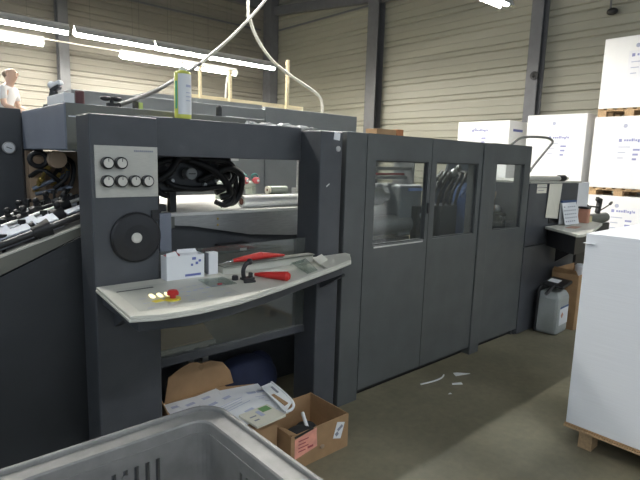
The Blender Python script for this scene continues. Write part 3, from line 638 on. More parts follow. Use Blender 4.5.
single('steel_rod', 'thin bright rod lying on the hood behind the beam', 'rod', MB().cyl((1.68, 2.78, 1.894), (1.98, 2.80, 1.894), .005, seg=10), LSTEEL, (1.8, 2.79, 1.889))
mb = MB(); n = 14
top = [[None] * 4 for _ in range(n + 1)]
for i in range(n + 1):
    x = 1.70 + .50 * i / n
    for j, y in enumerate((2.512, 2.55, 2.58, 2.598)):
        top[i][j] = mb.bm.verts.new((x, y, 1.846 + (.010 + .008 * math.sin(i * 1.7 + j)) * (1 if 0 < j < 3 else .2) + (.006 if 6 < i < 10 else 0)))
for i in range(n):
    for j in range(3): mb.face([top[i][j], top[i + 1][j], top[i + 1][j + 1], top[i][j + 1]], True)
bmesh.ops.solidify(mb.bm, geom=list(mb.bm.faces), thickness=.0025)
single('paper_wipe', 'crumpled white paper lying along the top of the portal beam', 'paper', mb, PAPER, (1.95, 2.55, 1.846))
t = thing('instruction_box', 'flat white box on the corner of the hood', 'box', (.84, 3.0, 1.889))
part('box_body', MB().box(.752, .80, 2.72, 3.02, 1.889, 1.936, .003), PAPER, t)
single('ink_tin', 'small dark red tin standing on the hood beside the white box', 'tin', MB().lathe([(0, 0), (.021, 0), (.021, .055), (.023, .058), (.018, .062), (0, .062)], (.828, 2.73, 1.889), (0, 0, 1)), paint('dark_red_tin', (.11, .035, .035), .5), (.828, 2.73, 1.889))
t = thing('hand_clamp', 'black and white hand clamp standing behind the white box on the hood', 'clamp', (.80, 3.22, 1.889))
part('clamp_base', MB().box(.79, .87, 3.15, 3.26, 1.889, 1.915, .004), BLACKP, t)
part('clamp_body', MB().cyl((.825, 3.21, 1.915), (.838, 3.21, 1.985), .026, .022).obox((.845, 3.20, 2.0), (.06, .04, .022), (0, R(-30), R(-40)), .006), BLACKP, t)
part('clamp_head', MB().obox((.85, 3.205, 2.026), (.065, .045, .022), (0, R(-25), R(-40)), .006).ball((.83, 3.22, 2.02), .022), PAPER, t)
t = thing('hose_clip', 'black wing clip at the foot of the slanting cable on the hood', 'clip', (1.0, 2.78, 1.889))
part('clip_base', MB().box(.97, 1.03, 2.755, 2.78, 1.889, 1.91, .003), BLACK, t)
part('clip_wings', MB().ball((.965, 2.765, 1.93), .022, (1.3, .8, .6)).ball((1.02, 2.765, 1.932), .022, (1.3, .8, .6)).cyl((.995, 2.765, 1.905), (.995, 2.765, 1.94), .010), BLACK, t)
t = thing('cable_support', 'small black post with green tag carrying the slanting cable', 'support', (1.17, 2.87, 1.889))
part('support_post', MB().box(1.15, 1.175, 2.86, 2.885, 1.889, 1.940, .002), BLACKP, t)
part('support_tag', MB().box(1.178, 1.20, 2.86, 2.88, 1.889, 1.936), paint('lime_tag', (.45, .55, .15), .5), t)
single('brown_carton', 'small brown carton lying on top of the guard cabinet', 'carton', MB().box(2.74, 2.95, 2.50, 2.61, ZC + .001, ZC + .052, .002), CARD, (2.82, 2.55, ZC))
single('orange_carton', 'small orange brown block beside the carton on the guard cabinet', 'block', MB().box(2.96, 3.03, 2.50, 2.60, ZC + .001, ZC + .058, .002), paint('rust_card', (.42, .17, .07), .8), (3.0, 2.55, ZC))

# ------------------------------------------------------------------ delivery end
dc = thing('delivery_cabinet', 'low grey delivery cabinet at the far end of the press', 'cabinet', (5.3, 2.5, 0))
part('cabinet_body', MB().box(4.705, 5.83, 2.345, 3.1, 0, 1.49, .004), DARK, dc)
part('upper_panel', MB().box(4.71, 5.82, Y0 + .002, 2.344, .886, 1.486, .002), DARK, dc)
part('lower_panel', MB().box(4.71, 5.14, Y0 + .002, 2.344, .01, .878, .002), DARK, dc)
part('top_edge', MB().box(4.70, 5.86, Y0 - .01, 3.12, 1.491, 1.508), PANEL, dc)
part('warning_label', MB().box(4.86, 5.06, Y0 - .0005, Y0 + .002, 1.452, 1.482), PAPERC, dc)
part('warning_label', MB().box(4.86, 5.06, Y0 - .0005, Y0 + .002, 1.395, 1.445), PAPERC, dc)
mb = MB().box(4.88, 5.04, Y0 - .0012, Y0 - .0006, 1.462, 1.468).box(4.88, 5.0, Y0 - .0012, Y0 - .0006, 1.42, 1.426)
part('label_print', mb, INK, dc)
part('white_side', MB().box(5.85, 6.16, Y0 + .02, 2.40, 1.10, 1.495, .003), PAPER, dc)
part('end_frame', MB().box(5.835, 6.10, 2.41, 3.1, 0, 1.49, .003), DARK, dc)
t = thing('roller_bar', 'pale metal roller bar with dark end lying on the delivery cabinet', 'bar', (5.1, 2.4, 1.508))
part('bar_body', MB().cyl((4.72, 2.36, 1.535), (5.40, 2.36, 1.535), .026), PANEL, t)
part('bar_end', MB().cyl((5.40, 2.36, 1.54), (5.52, 2.36, 1.54), .032), BLACK, t)
single('clear_bag', 'small pale plastic bag on the end of the delivery cabinet', 'bag', MB().ball((5.68, 2.46, 1.535), .05, (2.0, 1.6, .55)), CREAM2, (5.68, 2.46, 1.508))
t = thing('hanging_paper', 'long pale printed paper hung on the delivery cabinet', 'paper', (5.2, Y0 - .01, 1.49))
mb = MB()
mb.slab([(5.075, Y0 - .008, 1.15), (5.30, Y0 - .03, 1.13), (5.385, Y0 - .008, 1.487), (5.10, Y0 - .008, 1.487)], (0, -1, 0), .002)
part('sheet', mb, PAPERC, t)
part('black_pouch', MB().box(5.16, 5.42, Y0 - .006, Y0 - .001, 1.085, 1.20), BLACK, t)
t = thing('desk_calendar', 'white desk calendar with blue top standing on the delivery shelf', 'calendar', (5.55, 2.24, 1.068))
def cal(x, z, y=2.21): return (5.31 + .34 * x, y + .055 * z, 1.069 + .235 * z)
part('calendar_stand', MB().slab([cal(0, 0, 2.275), cal(1, 0, 2.275), cal(1, .98, 2.222), cal(0, .98, 2.222)], (0, 1, .2), .003), PAPER, t)
part('calendar_binding', MB().cyl(cal(0, 1.0), cal(1, 1.0), .012, seg=12), BLUE, t)
mb = MB().slab([cal(0, 0), cal(1, 0), cal(1, 1), cal(0, 1)], (0, 1, -.2), .003); mb.mi = 1
for j in range(5):
    for i in range(6):
        if (i, j) in ((1, 4), (5, 0)): continue
        x0, z0 = .08 + i * .145, .12 + j * .155
        mb.slab([cal(x0, z0, 2.2085), cal(x0 + .07, z0, 2.2085), cal(x0 + .07, z0 + .05, 2.2085), cal(x0, z0 + .05, 2.2085)], (0, -1, .2), .0006)
part('calendar_page', mb, [PAPER, INK], t)
t = thing('side_shelf', 'cream shelf with dark case under it at the delivery end', 'shelf', (5.4, 2.1, 1.0))
part('shelf_top', MB().prism([(4.745, 1.85), (4.80, 1.832), (5.10, 1.87), (5.55, 1.985), (6.00, 2.10), (6.15, 2.312), (5.085, 2.312)], 'z', 1.035, 1.062, .004), CREAMP, t)
part('shelf_case', MB().prism([(4.82, 1.90), (5.10, 1.92), (5.9, 2.14), (6.0, 2.310), (5.15, 2.310)], 'z', .86, 1.034, .004), BLACKP, t)
part('shelf_bracket', MB().prism([(2.06, .86), (2.318, .86), (2.318, .66)], 'x', 5.4, 5.44), BLACKP, t)
single('shelf_papers', 'reddish paper lying on the cream side shelf', 'paper', MB().slab([(5.18, 2.05, 1.0625), (5.40, 2.08, 1.0625), (5.38, 2.17, 1.0625), (5.14, 2.14, 1.0625)], (0, 0, 1), .002), paint('reddish_paper', (.50, .30, .22), .7), (5.28, 2.1, 1.0625))
t = thing('orange_tub', 'orange labelled tub standing beside the desk calendar', 'tub', (5.92, 2.24, 1.062))
part('tub_body', MB().box(5.80, 5.875, 2.19, 2.29, 1.0625, 1.215, .006), ORANGE, t)
part('tub_lid', MB().box(5.796, 5.879, 2.186, 2.294, 1.2155, 1.238, .004), BLACKP, t)
single('yellow_pad', 'small pale yellow pad behind the orange tub', 'pad', MB().box(5.92, 6.02, 2.22, 2.305, 1.0625, 1.13, .003), paint('pale_yellow', (.62, .55, .30), .7), (6.06, 2.25, 1.0625))
t = thing('inspection_stand', 'grey cylinder housing with black lever arm beyond the side shelf', 'machine part', (6.95, 2.45, 0))
part('stand_body', MB().box(6.2, 7.15, 2.42, 2.9, 0, .97, .005), BLACKP, t)
part('cylinder_housing', MB().cyl((6.45, 2.47, 1.035), (7.1, 2.47, 1.035), .062, seg=28), OLIVE, t)
part('lever', MB().obox((6.86, 2.47, 1.19), (.07, .05, .19), (0, R(12), 0), .01).obox((6.82, 2.46, 1.26), (.14, .04, .05), (0, R(20), 0), .008), BLACK, t)
part('lever_arm', MB().cyl((6.83, 2.46, 1.175), (6.48, 2.46, 1.20), .010).ball((6.47, 2.46, 1.20), .022), BLACK, t)
part('lever_arm', MB().cyl((6.89, 2.46, 1.13), (7.10, 2.44, 1.19), .008).obox((7.14, 2.43, 1.215), (.07, .03, .025), (0, R(-25), 0), .006), BLACK, t)
t = thing('jerry_can', 'translucent white jerry can with white label on the floor by the press', 'jerry can', (5.12, 2.175, 0), R(3))
part('can_body', MB().box(-.145, .145, -.115, .115, .002, .40, .035), JERRY, t, local=True)
part('can_shoulder', MB().hexa([(-.135, -.105, .385), (.135, -.105, .385), (.135, .105, .385), (-.135, .105, .385), (-.11, -.08, .43), (.11, -.08, .43), (.11, .08, .43), (-.11, .08, .43)], .01), JERRY, t, local=True)
part('can_grip', MB().tube([(-.09, 0, .425), (-.08, 0, .465), (0, 0, .475), (.06, 0, .455), (.07, 0, .425)], .016, 10), JERRY, t, local=True)
part('can_cap', MB().lathe([(.03, .0), (.03, .03), (0, .032)], (.08, .04, .43), (0, 0, 1)), BLACK, t, local=True)
part('can_label', MB().box(-.10, .115, -.1165, -.115, .10, .29), PAPER, t, local=True)
part('label_band', MB().box(-.10, .115, -.1175, -.1166, .27, .29), BLUE, t, local=True)
part('hazard_mark', MB().obox((-.04, -.1172, .20), (.045, .001, .045), (0, R(45), 0)), ORANGE, t, local=True)
part('can_rib', MB().box(-.147, -.1455, -.03, .03, .04, .36), JERRY, t, local=True)
t = thing('folded_sack', 'black folded sack with strap lying over the jerry can', 'sack', (5.12, 2.15, .47))
part('sack_cloth', MB().obox((5.13, 2.15, .505), (.30, .20, .035), (R(4), R(-3), R(6)), .012), BLACK, t)
part('sack_label', MB().obox((5.11, 2.17, .527), (.12, .10, .004), (R(4), R(-3), R(6))), PAPER, t)
part('strap_band', MB().tube([(5.0, 2.22, .50), (4.965, 2.245, .46), (4.953, 2.25, .38), (4.955, 2.255, .22), (4.955, 2.26, .06), (4.955, 2.26, .018)], .014, 8), BLACK, t)
part('strap_tail', MB().tube([(4.99, 2.12, .50), (4.92, 2.12, .48), (4.86, 2.13, .44), (4.83, 2.12, .45)], .016, 8), BLACK, t)
t = thing('tall_carton', 'tall open brown carton standing behind the jerry can', 'carton', (5.52, 2.17, 0))
x0, x1, y0, y1, h = 5.33, 5.86, 2.03, 2.30, .575
mb = MB().box(x0, x1, y0, y0 + .006, 0, h).box(x0, x1, y1 - .006, y1, 0, h + .03).box(x0, x0 + .006, y0 + .006, y1 - .006, 0, h).box(x1 - .006, x1, y0 + .006, y1 - .006, 0, h).box(x0 + .006, x1 - .006, y0 + .006, y1 - .006, 0, .006)
part('carton_body', mb, CARD, t)
part('carton_flap', MB().slab([(x0, y0 + .01, h), (x0, y1 - .01, h), (x0 - .04, y1 - .03, h + .06), (x0 - .04, y0 + .02, h + .05)], (1, 0, .3), .005), CARD, t)
single('white_tub', 'white tub resting in the tall brown carton', 'tub', MB().lathe([(0, 0), (.07, 0), (.075, .60), (.06, .62), (0, .62)], (5.72, 2.15, .0065), (0, 0, 1)), PAPER, (5.72, 2.15, .0065))

# ------------------------------------------------------------------ pallets
def pallet_parts(t, lx, ly, h=.135):
    """lx across x, ly along y, base at z 0 with the origin at the near bottom corner (min x, max y)"""
    for i in range(7):
        y = -ly + (ly - .095) * i / 6
        part('deck_board', MB().box(0, lx, y, y + .095, h - .022, h), WOOD, t, local=True)
    for x in (0.02, lx / 2 - .05, lx - .12):
        part('stringer', MB().box(x, x + .10, -ly, 0, h - .044, h - .0225), WOOD, t, local=True)
        for y in (-.145, -ly / 2 - .06, -ly): part('block', MB().box(x, x + .10, y, y + .145 if y > -ly else y + .145, .0, h - .0445), WOOD, t, local=True)
def pallet(loc, lx, ly, label, group, h=.135, first=[]):
    t = thing('wooden_pallet', label, 'pallet', loc, 0, group); pallet_parts(t, lx, ly, h); return t
def marks(mb, x, y, z, s):
    """blurred blue maker's word and lines of small print on the face x = const, reading towards -y"""
    mb.mi = 1
    mb.box(x - .002, x, y - .05 * s, y, z - .01 * s, z + .045 * s)
    yy = y - .085 * s
    for w, lo, hi in ((.03, 0, .035), (.035, 0, .035), (.03, 0, .035), (.035, 0, .05), (.012, 0, .05), (.03, 0, .035), (.03, -.018, .035), (.012, 0, .05), (.03, 0, .035)):
        mb.box(x - .002, x, yy - w * s, yy, z + lo * s, z + hi * s); yy -= (w + .009) * s
    mb.mi = 2
    for k, (a, b) in enumerate(((.0, .20), (.0, .13), (.0, .10))): mb.box(x - .002, x, y - b * s, y - a, z - (.11 + .10 * k) * s, z - (.095 + .10 * k) * s)
    mb.mi = 1
    for k in range(3): mb.box(x - .002, x, y - (.36 - .02 * k) * s, y - .25 * s, z - (.17 + .085 * k) * s, z - (.135 + .085 * k) * s)
def load(loc, lx, ly, h, label, word=None, small=False, side=False, group='white wrapped pallet loads by the right wall'):
    t = thing('wrapped_load', label, 'pallet load', loc, 0, group)
    part('wrapped_stack', MB().box(0, lx, -ly, 0, 0, h, .012), WRAP, t, local=True)
    if word:
        mb = MB(); mb.mi = 3; mb.box(-.0009, -.0004, word[0] - .52, word[0] + .05, word[1] - .38, word[1] + .09); marks(mb, -.0009, word[0], word[1], .95)
        part('printed_label', mb, [INK, INKL, INKBL, LABELP], t, local=True)
    mb = MB()
    if word:
        mb.lathe([(.03, 0), (.035, .001), (.02, .0015), (0, .0015)], (-.0005, word[0] + .0 - .08, h - .17), (-1, 0, 0), 16)
        part('recycling_mark', mb, INKBL, t, local=True)
    if side:
        mb = MB(); mb.box(.15, .55, -ly - .002, -ly - .0005, h - .22, h - .17); part('side_print', mb, INKB, t, local=True)
    return t
PG = 'wooden pallets under the wrapped loads'
PX = 10.0
# right column, three loads high
pallet((PX, 3.80, 0), .8, 1.05, 'lowest pallet under the right hand column of white loads', PG)
load((PX, 3.80, .136), .8, 1.05, 1.04, 'white wrapped load at the bottom of the three high column', (-.42, .76))
pallet((PX, 3.83, 1.177), .8, 1.05, 'pallet between the bottom and middle loads of the right column', PG)
load((PX, 3.83, 1.313), .8, 1.05, 1.255, 'white wrapped load in the middle of the three high column', (-.44, .82))
pallet((PX, 3.80, 2.57), .8, 1.05, 'topmost pallet, under the highest white load', PG)
load((PX, 3.80, 2.706), .8, 1.05, 1.20, 'white wrapped load at the top of the three high column', (-.46, .86))
# middle column
pallet((PX, 5.10, 0), .75, 1.14, 'lowest pallet under the middle column of white loads', PG)
load((PX, 5.10, .136), .75, 1.14, 1.12, 'white wrapped load hidden low behind the delivery cabinet', None)
pallet((PX, 5.10, 1.257), .75, 1.14, 'pallet under the upper load of the middle column', PG)
load((PX, 5.10, 1.393), .75, 1.14, 1.255, 'white wrapped load of the middle column, behind the loop handle', (-.46, .80))
# left column
pallet((PX, 6.70, 0), .9, 1.23, 'lowest pallet under the left column of white loads', PG)
load((PX, 6.70, .136), .9, 1.23, 1.06, 'white wrapped load hidden behind the guard cabinets', None)
pallet((PX, 6.70, 1.197), .9, 1.23, 'pallet under the upper load of the left column', PG)
load((PX, 6.70, 1.333), .9, 1.23, 1.245, 'white wrapped load left of the wall column, above the guard cabinets', (-.36, 1.03), side=True)
# the near stack at the right edge
t = thing('wooden_pallet', 'wooden pallet under the tall white sheet stack at the right edge', 'pallet', (3.03, 1.15, 0))
part('deck_board', MB().box(0, 1.08, -1.0, 0, .120, .130), WOOD, t, local=True)
for x in (.05, .50, .93):
    for y in (-.15, -.56, -.96): part('block', MB().box(x, x + .10, y, y + .075, 0, .1195), WOOD, t, local=True)
t = thing('sheet_stack', 'tall stack of white sheets on a pallet at the right edge', 'paper stack', (3.05, 1.145, .131))
part('board', MB().box(-.012, 1.05, -.99, .003, 0, .008), CARD, t, local=True)
part('sheets', MB().box(0, 1.04, -.985, 0, .0085, 1.155, .002), SHEETS, t, local=True)
part('loose_sheet', MB().slab([(-.014, -.05, 1.098), (.1, -.05, 1.10), (.1, .010, 1.10), (-.014, .010, 1.098)], (0, 0, 1), .0015), PAPER, t, local=True)

# ------------------------------------------------------------------ grey plastic bin in the foreground
bn = thing('plastic_bin', 'large grey slotted plastic bin in the foreground', 'bin', (.29, 1.05, 0))
BX0, BX1, BY0, BY1, BZ = -.34, .915, .55, 1.60, .75
def rrect(x0, x1, y0, y1, r, n=8):
    out = []
    for cx, cy, a in ((x1 - r, y1 - r, 0), (x0 + r, y1 - r, 90), (x0 + r, y0 + r, 180), (x1 - r, y0 + r, 270)):
        for k in range(n + 1): out.append((cx + r * math.cos(R(a + 90 * k / n)), cy + r * math.sin(R(a + 90 * k / n))))
    return out
def ring_loft(mb, loops):
    """loops: (inset, radius, z) rounded rectangles lofted one after the other"""
    prev = None
    for ins, r, z in loops:
        cur = [mb.bm.verts.new((x, y, z)) for x, y in rrect(BX0 + ins, BX1 - ins, BY0 + ins, BY1 - ins, r)]
        if prev:
            n = len(cur)
            for k in range(n): mb.face([prev[k], prev[(k + 1) % n], cur[(k + 1) % n], cur[k]], False)
        prev = cur
mb = MB()
ring_loft(mb, [(.012, .09, BZ - .075), (0.0, .10, BZ - .07), (0.0, .10, BZ - .002), (.003, .098, BZ), (.013, .09, BZ), (.016, .088, BZ - .004), (.016, .088, BZ - .014), (.062, .07, BZ - .016), (.065, .068, BZ - .010), (.078, .06, BZ - .010), (.082, .058, BZ - .016), (.086, .056, BZ - .06), (.074, .06, BZ - .06), (.071, .062, BZ - .03), (.014, .088, BZ - .03), (.012, .09, BZ - .075)])
part('rim', mb, BIN, bn)
mb = MB(); I = .088; T = .02
def bwall(axis, fixed0, fixed1, a0, a1):
    """a wall with a row of upright slots; axis is the direction it runs"""
    def bx(a, b, z0, z1):
        if axis == 'x': mb.box(a, b, fixed0, fixed1, z0, z1)
        else: mb.box(fixed0, fixed1, a, b, z0, z1)
    zt, s1, s0 = BZ - .05, .655, .22
    bx(a0, a1, s1, zt); bx(a0, a1, .03, s0)
    n0, n1 = a0 + .10, a1 - (.10 if axis == 'x' else .17); step = .036; slot = .015
    bx(a0, n0, s0, s1); bx(n1, a1, s0, s1)
    x = n1
    k = 0
    while x > n0 + 1e-6:
        nx = max(x - step, n0)
        if k % 8 < 5: bx(nx, max(x - slot, nx), s0, s1)
        else: bx(nx, x, s0, s1)
        x = nx; k += 1
bwall('x', BY1 - I, BY1 - I + T, BX0 + .15, BX1 - .15)
bwall('x', BY0 + I - T, BY0 + I, BX0 + .15, BX1 - .15)
bwall('y', BX1 - I, BX1 - I + T, BY0 + .15, BY1 - .15)
bwall('y', BX0 + I - T, BX0 + I, BY0 + .15, BY1 - .15)
for cx, cy, a0 in ((BX1 - .15, BY1 - .15, 0), (BX0 + .15, BY1 - .15, 90), (BX0 + .15, BY0 + .15, 180), (BX1 - .15, BY0 + .15, 270)):
    r0, r1 = .062, .082
    pts = [(cx + r1 * math.cos(R(a0 + 15 * k)), cy + r1 * math.sin(R(a0 + 15 * k))) for k in range(7)] + [(cx + r0 * math.cos(R(a0 + 15 * k)), cy + r0 * math.sin(R(a0 + 15 * k))) for k in range(6, -1, -1)]
    mb.prism(pts, 'z', .03, BZ - .05)
part('bin_wall', mb, BIN, bn)
part('bin_floor', MB().box(BX0 + I - .01, BX1 - I + .01, BY0 + I - .01, BY1 - I + .01, .03, .05), BIN, bn)
for x, y in ((BX0 + .1, BY0 + .1), (BX1 - .2, BY0 + .1), (BX0 + .1, BY1 - .2), (BX1 - .2, BY1 - .2)): part('bin_foot', MB().box(x, x + .1, y, y + .1, 0, .03), BIN, bn)
mb = MB()
for a in range(3): mb.box(BX0 + .32 + .28 * a, BX0 + .335 + .28 * a, BY1 - I - .004, BY1 - I, .10, .64)
part('wall_rib', mb, BIN, bn)

# ------------------------------------------------------------------ cartons and papers on the floor
t = thing('torn_carton', 'torn brown carton with raised flaps between the portal columns', 'carton', (1.31, 2.3, 0))
x0, x1, y0, y1, h = 1.10, 1.555, 2.04, 2.58, .27
mb = MB().box(x0, x1, y0, y0 + .005, 0, h).box(x0, x1, y1 - .005, y1, 0, h).box(x0, x0 + .005, y0 + .005, y1 - .005, 0, h).box(x1 - .005, x1, y0 + .005, y1 - .005, 0, h).box(x0 + .005, x1 - .005, y0 + .005, y1 - .005, 0, .005).box(x0 + .005, x1 - .005, y0 + .005, y1 - .005, h - .005, h)
part('carton_body', mb, CARD, t)
mb = MB()
mb.prism([(1.17, .268), (1.62, .268), (1.595, .355), (1.545, .42), (1.46, .452), (1.40, .448), (1.375, .462), (1.33, .470), (1.27, .452), (1.195, .415)], 'y', 2.581, 2.587)
part('raised_flap', mb, CARD, t)
part('side_flap', MB().slab([(1.10, 2.34, .271), (1.10, 2.56, .271), (1.072, 2.56, .40), (1.072, 2.40, .38)], (1, 0, .2), .005), CARD, t)
part('dark_tear', MB().prism([(1.38, .43), (1.40, .40), (1.42, .43), (1.41, .449), (1.39, .446)], 'y', 2.5795, 2.5808), CARDIN, t)
part('corner_flap', MB().slab([(1.56, 2.42, .255), (1.56, 2.58, .255), (1.72, 2.50, .258), (1.68, 2.40, .258)], (0, 0, 1), .005), CARD, t)
# loose sheets piled on the torn carton
zs = .2715
sheet_specs = [(1.27, 2.35, .28, .40, -4, 'white sheet at the left edge of the paper pile, against the column'),
               (1.37, 2.35, .28, .38, 8, 'white sheet below the kraft flap, second from the left of the pile'),
               (1.55, 2.31, .25, .36, -14, 'white sheet at the right back of the paper pile'),
               (1.60, 2.24, .18, .36, -18, 'narrow white sheet under the slotted carton'),
               (1.46, 2.27, .27, .36, 12, 'top white sheet of the paper pile with grey lines')]
for i, (x, y, w, l, a, lab) in enumerate(sheet_specs):
    t = thing('paper_sheet', lab, 'paper', (x, y, zs + .004 * i), R(a), 'loose sheets on the torn carton')
    part('sheet', MB().box(-w / 2, w / 2, -l / 2, l / 2, 0, .003), PAPER, t, local=True)
    mb = MB()
    mb.box(-w / 2 + .03, -w / 2 + .085, l / 2 - .07, l / 2 - .045, .003, .0036).box(.0, .05, l / 2 - .07, l / 2 - .045, .003, .0036)
    for k in range(4): mb.box(-w / 2 + .02, w / 2 - .05 - .02 * (k % 3), l / 2 - .12 - .022 * k, l / 2 - .116 - .022 * k, .003, .0036)
    mb.box(-.03, .03, -.10, -.07, .003, .0036)
    part('sheet_print', mb, INKBL, t, local=True)
t = thing('green_label_card', 'cream card with green panel at the front of the paper pile', 'card', (1.485, 2.08, .294), R(3))
part('card', MB().box(-.095, .095, -.08, .08, 0, .012), PAPERC, t, local=True)
part('green_panel', MB().box(.02, .08, .02, .07, .012, .0128), GREENP, t, local=True)
part('bar_code', MB().box(-.012, .012, -.01, .05, .012, .0128), INKBL, t, local=True)
part('card_text', MB().box(-.07, -.03, .01, .02, .012, .0128), INK, t, local=True)
part('card_text', MB().box(-.07, -.04, -.03, -.02, .012, .0128), INK, t, local=True)
t = thing('handle_carton', 'white folded carton with hand slot leaning on the paper pile', 'carton', (1.66, 2.2, .30))
part('carton_panel', MB().slab([(1.655, 2.335, .318), (1.745, 2.355, .312), (1.705, 2.10, .303), (1.66, 2.04, .301), (1.60, 2.03, .301), (1.64, 2.18, .308)][:3] + [(1.60, 2.03, .301)], (0, 0, 1), .006), PAPER, t)
part('carton_edge', MB().tube([(1.745, 2.355, .317), (1.73, 2.22, .311), (1.70, 2.09, .306), (1.65, 2.035, .305), (1.60, 2.03, .305)], .008, 8), PAPER, t)
part('carton_back', MB().slab([(1.645, 2.22, .313), (1.665, 2.22, .313), (1.665, 2.09, .309), (1.635, 2.08, .309)], (0, 0, 1), .006), CARD, t)
part('hand_slot', MB().slab([(1.698, 2.30, .3205), (1.712, 2.30, .3205), (1.70, 2.22, .3175), (1.686, 2.22, .3175)], (0, 0, 1), .0015), INK, t)
t = thing('open_carton', 'open brown carton with pink label on the floor beside the papers', 'carton', (1.79, 2.11, 0), R(0))
x0, x1, y0, y1, h = 1.575, 2.0, 1.945, 2.285, .205
mb = MB().box(x0, x1, y0, y0 + .006, 0, h).box(x0, x1, y1 - .006, y1, 0, h).box(x0, x0 + .006, y0 + .006, y1 - .006, 0, h).box(x1 - .006, x1, y0 + .006, y1 - .006, 0, h).box(x0 + .006, x1 - .006, y0 + .006, y1 - .006, 0, .006)
part('carton_body', mb, CARD, t)
part('flap', MB().slab([(x0, y0 + .02, h), (x0, y0 + .14, h), (x0 + .06, y0 + .13, h - .03), (x0 + .085, y0 + .03, h - .04)], (0, 0, 1), .005), CARD, t)
part('pink_label', MB().slab([(1.60, y0 - .001, .065), (1.76, y0 - .001, .09), (1.752, y0 - .001, .202), (1.60, y0 - .001, .18)], (0, -1, 0), .0012), PINK, t)
mb = MB()
for k in range(4): mb.box(1.625, 1.625 + .05 + .02 * (k % 2), y0 - .0030, y0 - .0022, .10 + .02 * k, .106 + .02 * k)
mb.box(1.69, 1.73, y0 - .0030, y0 - .0022, .10, .112)
part('label_print', mb, REDD, t)
part('yellow_tape', MB().obox((1.665, y0 - .001, .199), (.13, .002, .012), (0, R(-6), 0)), BLACK, t)
wl = part('white_label', MB().obox((1.925, y0 - .001, .125), (.062, .002, .095), (0, R(18), 0)), PAPER, t)
part('label_mark', MB().obox((1.908, y0 - .0027, .108), (.022, .001, .022), (0, R(60), 0)).obox((1.932, y0 - .0027, .138), (.042, .001, .018), (0, R(-30), 0)), INK, wl)
single('brown_blob', 'small brown blob by the front of the open carton', 'rag', MB().ball((1.79, 1.935, .078), .012, (1.4, .6, 1)), BROWN, (1.79, 1.935, .078))  # flattened brown ball by the carton front
t = thing('rag_bundle', 'dark rag bundle inside the open brown carton', 'rag', (1.77, 2.1, .006))
part('rag', MB().ball((1.75, 2.08, .075), .09, (1.3, 1, .75)).ball((1.83, 2.12, .07), .075, (1, 1, .8)), paint('black_rag', (.02, .02, .022), .9, noise=.3, bump=.4), t)
part('white_tube', MB().cyl((1.80, 2.08, .13), (1.84, 2.17, .165), .011), PAPER, t)
# scraps on the floor
single('paper_scrap', 'long curled white paper strip on the floor before the cabinet', 'paper scrap', MB().tube([(3.02, 2.195, .004), (3.14, 2.17, .004), (3.24, 2.165, .006), (3.31, 2.19, .004)], .006, 6), PAPER, (3.15, 2.18, 0), 'paper scraps on the floor')
single('paper_scrap', 'largest white torn scrap at the end of the curled strip', 'paper scrap', MB().prism([(3.37, 2.12), (3.50, 2.075), (3.43, 2.15), (3.40, 2.165)], 'z', .001, .006), PAPER, (3.43, 2.12, 0), 'paper scraps on the floor')
single('paper_scrap', 'small white torn scrap nearer than the curled strip', 'paper scrap', MB().prism([(3.21, 2.045), (3.28, 2.0), (3.30, 2.025), (3.23, 2.06)], 'z', .001, .005), PAPER, (3.25, 2.03, 0), 'paper scraps on the floor')
single('paper_scrap', 'tiny white scrap nearest the viewer on the floor', 'paper scrap', MB().prism([(3.05, 1.97), (3.075, 1.955), (3.08, 1.975)], 'z', .001, .004), PAPER, (3.065, 1.965, 0), 'paper scraps on the floor')

# ------------------------------------------------------------------ the man working behind the press
FZ = 1.26
single('raised_platform', 'dark work platform under the man at the back', 'platform', MB().box(-.6, 3.2, 9.2, 10.7, 0, FZ), DARK, (1.3, 9.9, 0))
per = thing('person', 'bald man in white short sleeved shirt working at the upper left', 'person', (1.815, 10.005, FZ), R(-41))
def skin(name, verts, edges, mats, parent, root=0, sub=2):
    me = bpy.data.meshes.new(name); me.from_pydata([v[0] for v in verts], edges, [])
    o = bpy.data.objects.new(name, me); COL.objects.link(o); o.parent = parent
    m = o.modifiers.new('Skin', 'SKIN'); m.use_smooth_shade = True
    for i, v in enumerate(verts):
        sv = me.skin_vertices[0].data[i]; r = v[1]; sv.radius = r if isinstance(r, tuple) else (r, r); sv.use_root = (i == root)
    s = o.modifiers.new('Sub', 'SUBSURF'); s.levels = sub; s.render_levels = sub
    for q in (mats if isinstance(mats, (list, tuple)) else [mats]): me.materials.append(q)
    return o
V = []; Ed = []
def chain(start, pts):
    prev = start
    for p in pts:
        V.append(p); i = len(V) - 1
        if prev is not None: Ed.append((prev, i))
        prev = i
    return prev
pel = chain(None, [((0, 0, .93), (.15, .11))])
chest = chain(pel, [((.02, 0, 1.08), (.14, .105)), ((.06, 0, 1.24), (.155, .115)), ((.10, 0, 1.38), (.15, .10))])
neck = chain(chest, [((.125, 0, 1.455), .07), ((.145, 0, 1.50), .066)])
chain(neck, [((.165, 0, 1.565), (.088, .100)), ((.172, 0, 1.645), (.098, .118)), ((.165, 0, 1.72), (.062, .075))])
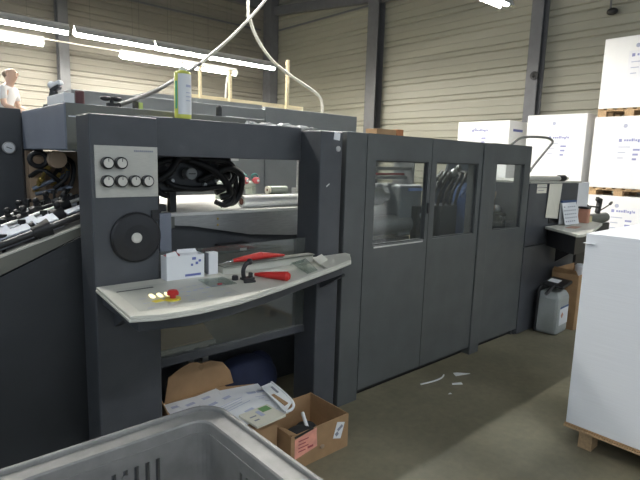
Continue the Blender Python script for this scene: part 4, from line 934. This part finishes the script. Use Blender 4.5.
for s in (-1, 1):
    k = chain(pel, [((0, .10 * s, .86), .092), ((.03, .11 * s, .48), .062), ((-.01, .11 * s, .10), .043), ((.0, .11 * s, .045), .045), ((.13, .12 * s, .035), .034)])
    hand = chain(chest, [((.10, .17 * s, 1.37), .062), ((.15, .20 * s, 1.12), .047), ((.38, .15 * s, 1.02), .037), ((.46, .14 * s, 1.03), (.034, .022)), ((.51, .14 * s, 1.03), (.036, .018))])
    for f in range(4):
        y = (.14 + .024 * (f - 1.5)) * s; L = (.075, .085, .08, .062)[f]
        chain(hand, [((.52, y, 1.03), .011), ((.52 + L * .55, y, 1.025), .0095), ((.52 + L, y, 1.0), .008)])
    chain(hand - 1, [((.485, .10 * s, 1.03), .012), ((.525, .085 * s, 1.02), .010), ((.55, .085 * s, 1.005), .008)])
body = skin('body', V, Ed, SKIN, per)
for e in (-1, 1):
    part('eye', MB().ball((.272, .036 * e, 1.655), .012, (.5, 1, .7)), BLACK, per, local=True)
    part('ear', MB().ball((.155, .098 * e, 1.635), .030, (.7, .35, 1.2)), SKIN, per, local=True)
    part('shoe', MB().ball((.05, .115 * e, .045), .05, (2.3, .95, .88)), BLACK, per, local=True)
part('nose', MB().ball((.285, 0, 1.625), .019, (.9, .7, 1.2)), SKIN, per, local=True)
part('mouth', MB().ball((.262, 0, 1.585), .02, (.4, 1.1, .3)), REDD, per, local=True)
mb = MB()
mb.ball((.115, 0, 1.625), .100, (.72, 1.0, .66), 20)
part('hair', mb, HAIR, per, local=True)
V = []; Ed = []
p0 = chain(None, [((0, 0, .95), (.165, .125))])
p1 = chain(p0, [((.02, 0, 1.08), (.158, .122)), ((.06, 0, 1.24), (.170, .130)), ((.10, 0, 1.38), (.158, .115)), ((.125, 0, 1.445), .075)])
for s in (-1, 1): chain(p1 - 1, [((.10, .175 * s, 1.375), .082), ((.135, .195 * s, 1.19), .070)])
skin('shirt', V, Ed, SHIRT, per)
V = []; Ed = []
p0 = chain(None, [((0, 0, .92), (.16, .118))])
for s in (-1, 1): chain(p0, [((0, .10 * s, .84), .105), ((.03, .11 * s, .48), .078), ((-.01, .11 * s, .09), .066)])
skin('trousers', V, Ed, TROUS, per)

# ------------------------------------------------------------------ light, camera
w = bpy.data.worlds.new('World'); scene.world = w; w.use_nodes = True
bg = w.node_tree.nodes['Background']; bg.inputs[0].default_value = (.74, .87, 1.0, 1); bg.inputs[1].default_value = .27

cam = bpy.data.cameras.new('Camera'); co = bpy.data.objects.new('Camera', cam); COL.objects.link(co)
cam.sensor_fit = 'HORIZONTAL'; cam.sensor_width = 36; cam.lens = 36 * 512 / 640
cam.clip_start = .02
right = Vector((.748, -.663, .030)); down = Vector((-.080, -.136, -.988)); fwd = Vector((.658, .737, -.154))
fwd.normalize(); right = (right - fwd * right.dot(fwd)).normalized(); up = -(fwd.cross(right)); up = right.cross(fwd).normalized()
M = Matrix((( right.x, up.x, -fwd.x), (right.y, up.y, -fwd.y), (right.z, up.z, -fwd.z)))
co.matrix_world = Matrix.Translation((0, 0, 1.65)) @ M.to_4x4()
scene.camera = co
vs = scene.view_settings; vs.view_transform = 'Standard'; vs.look = 'None'; vs.gamma = 1; vs.exposure = 1.2; vs.use_curve_mapping = False
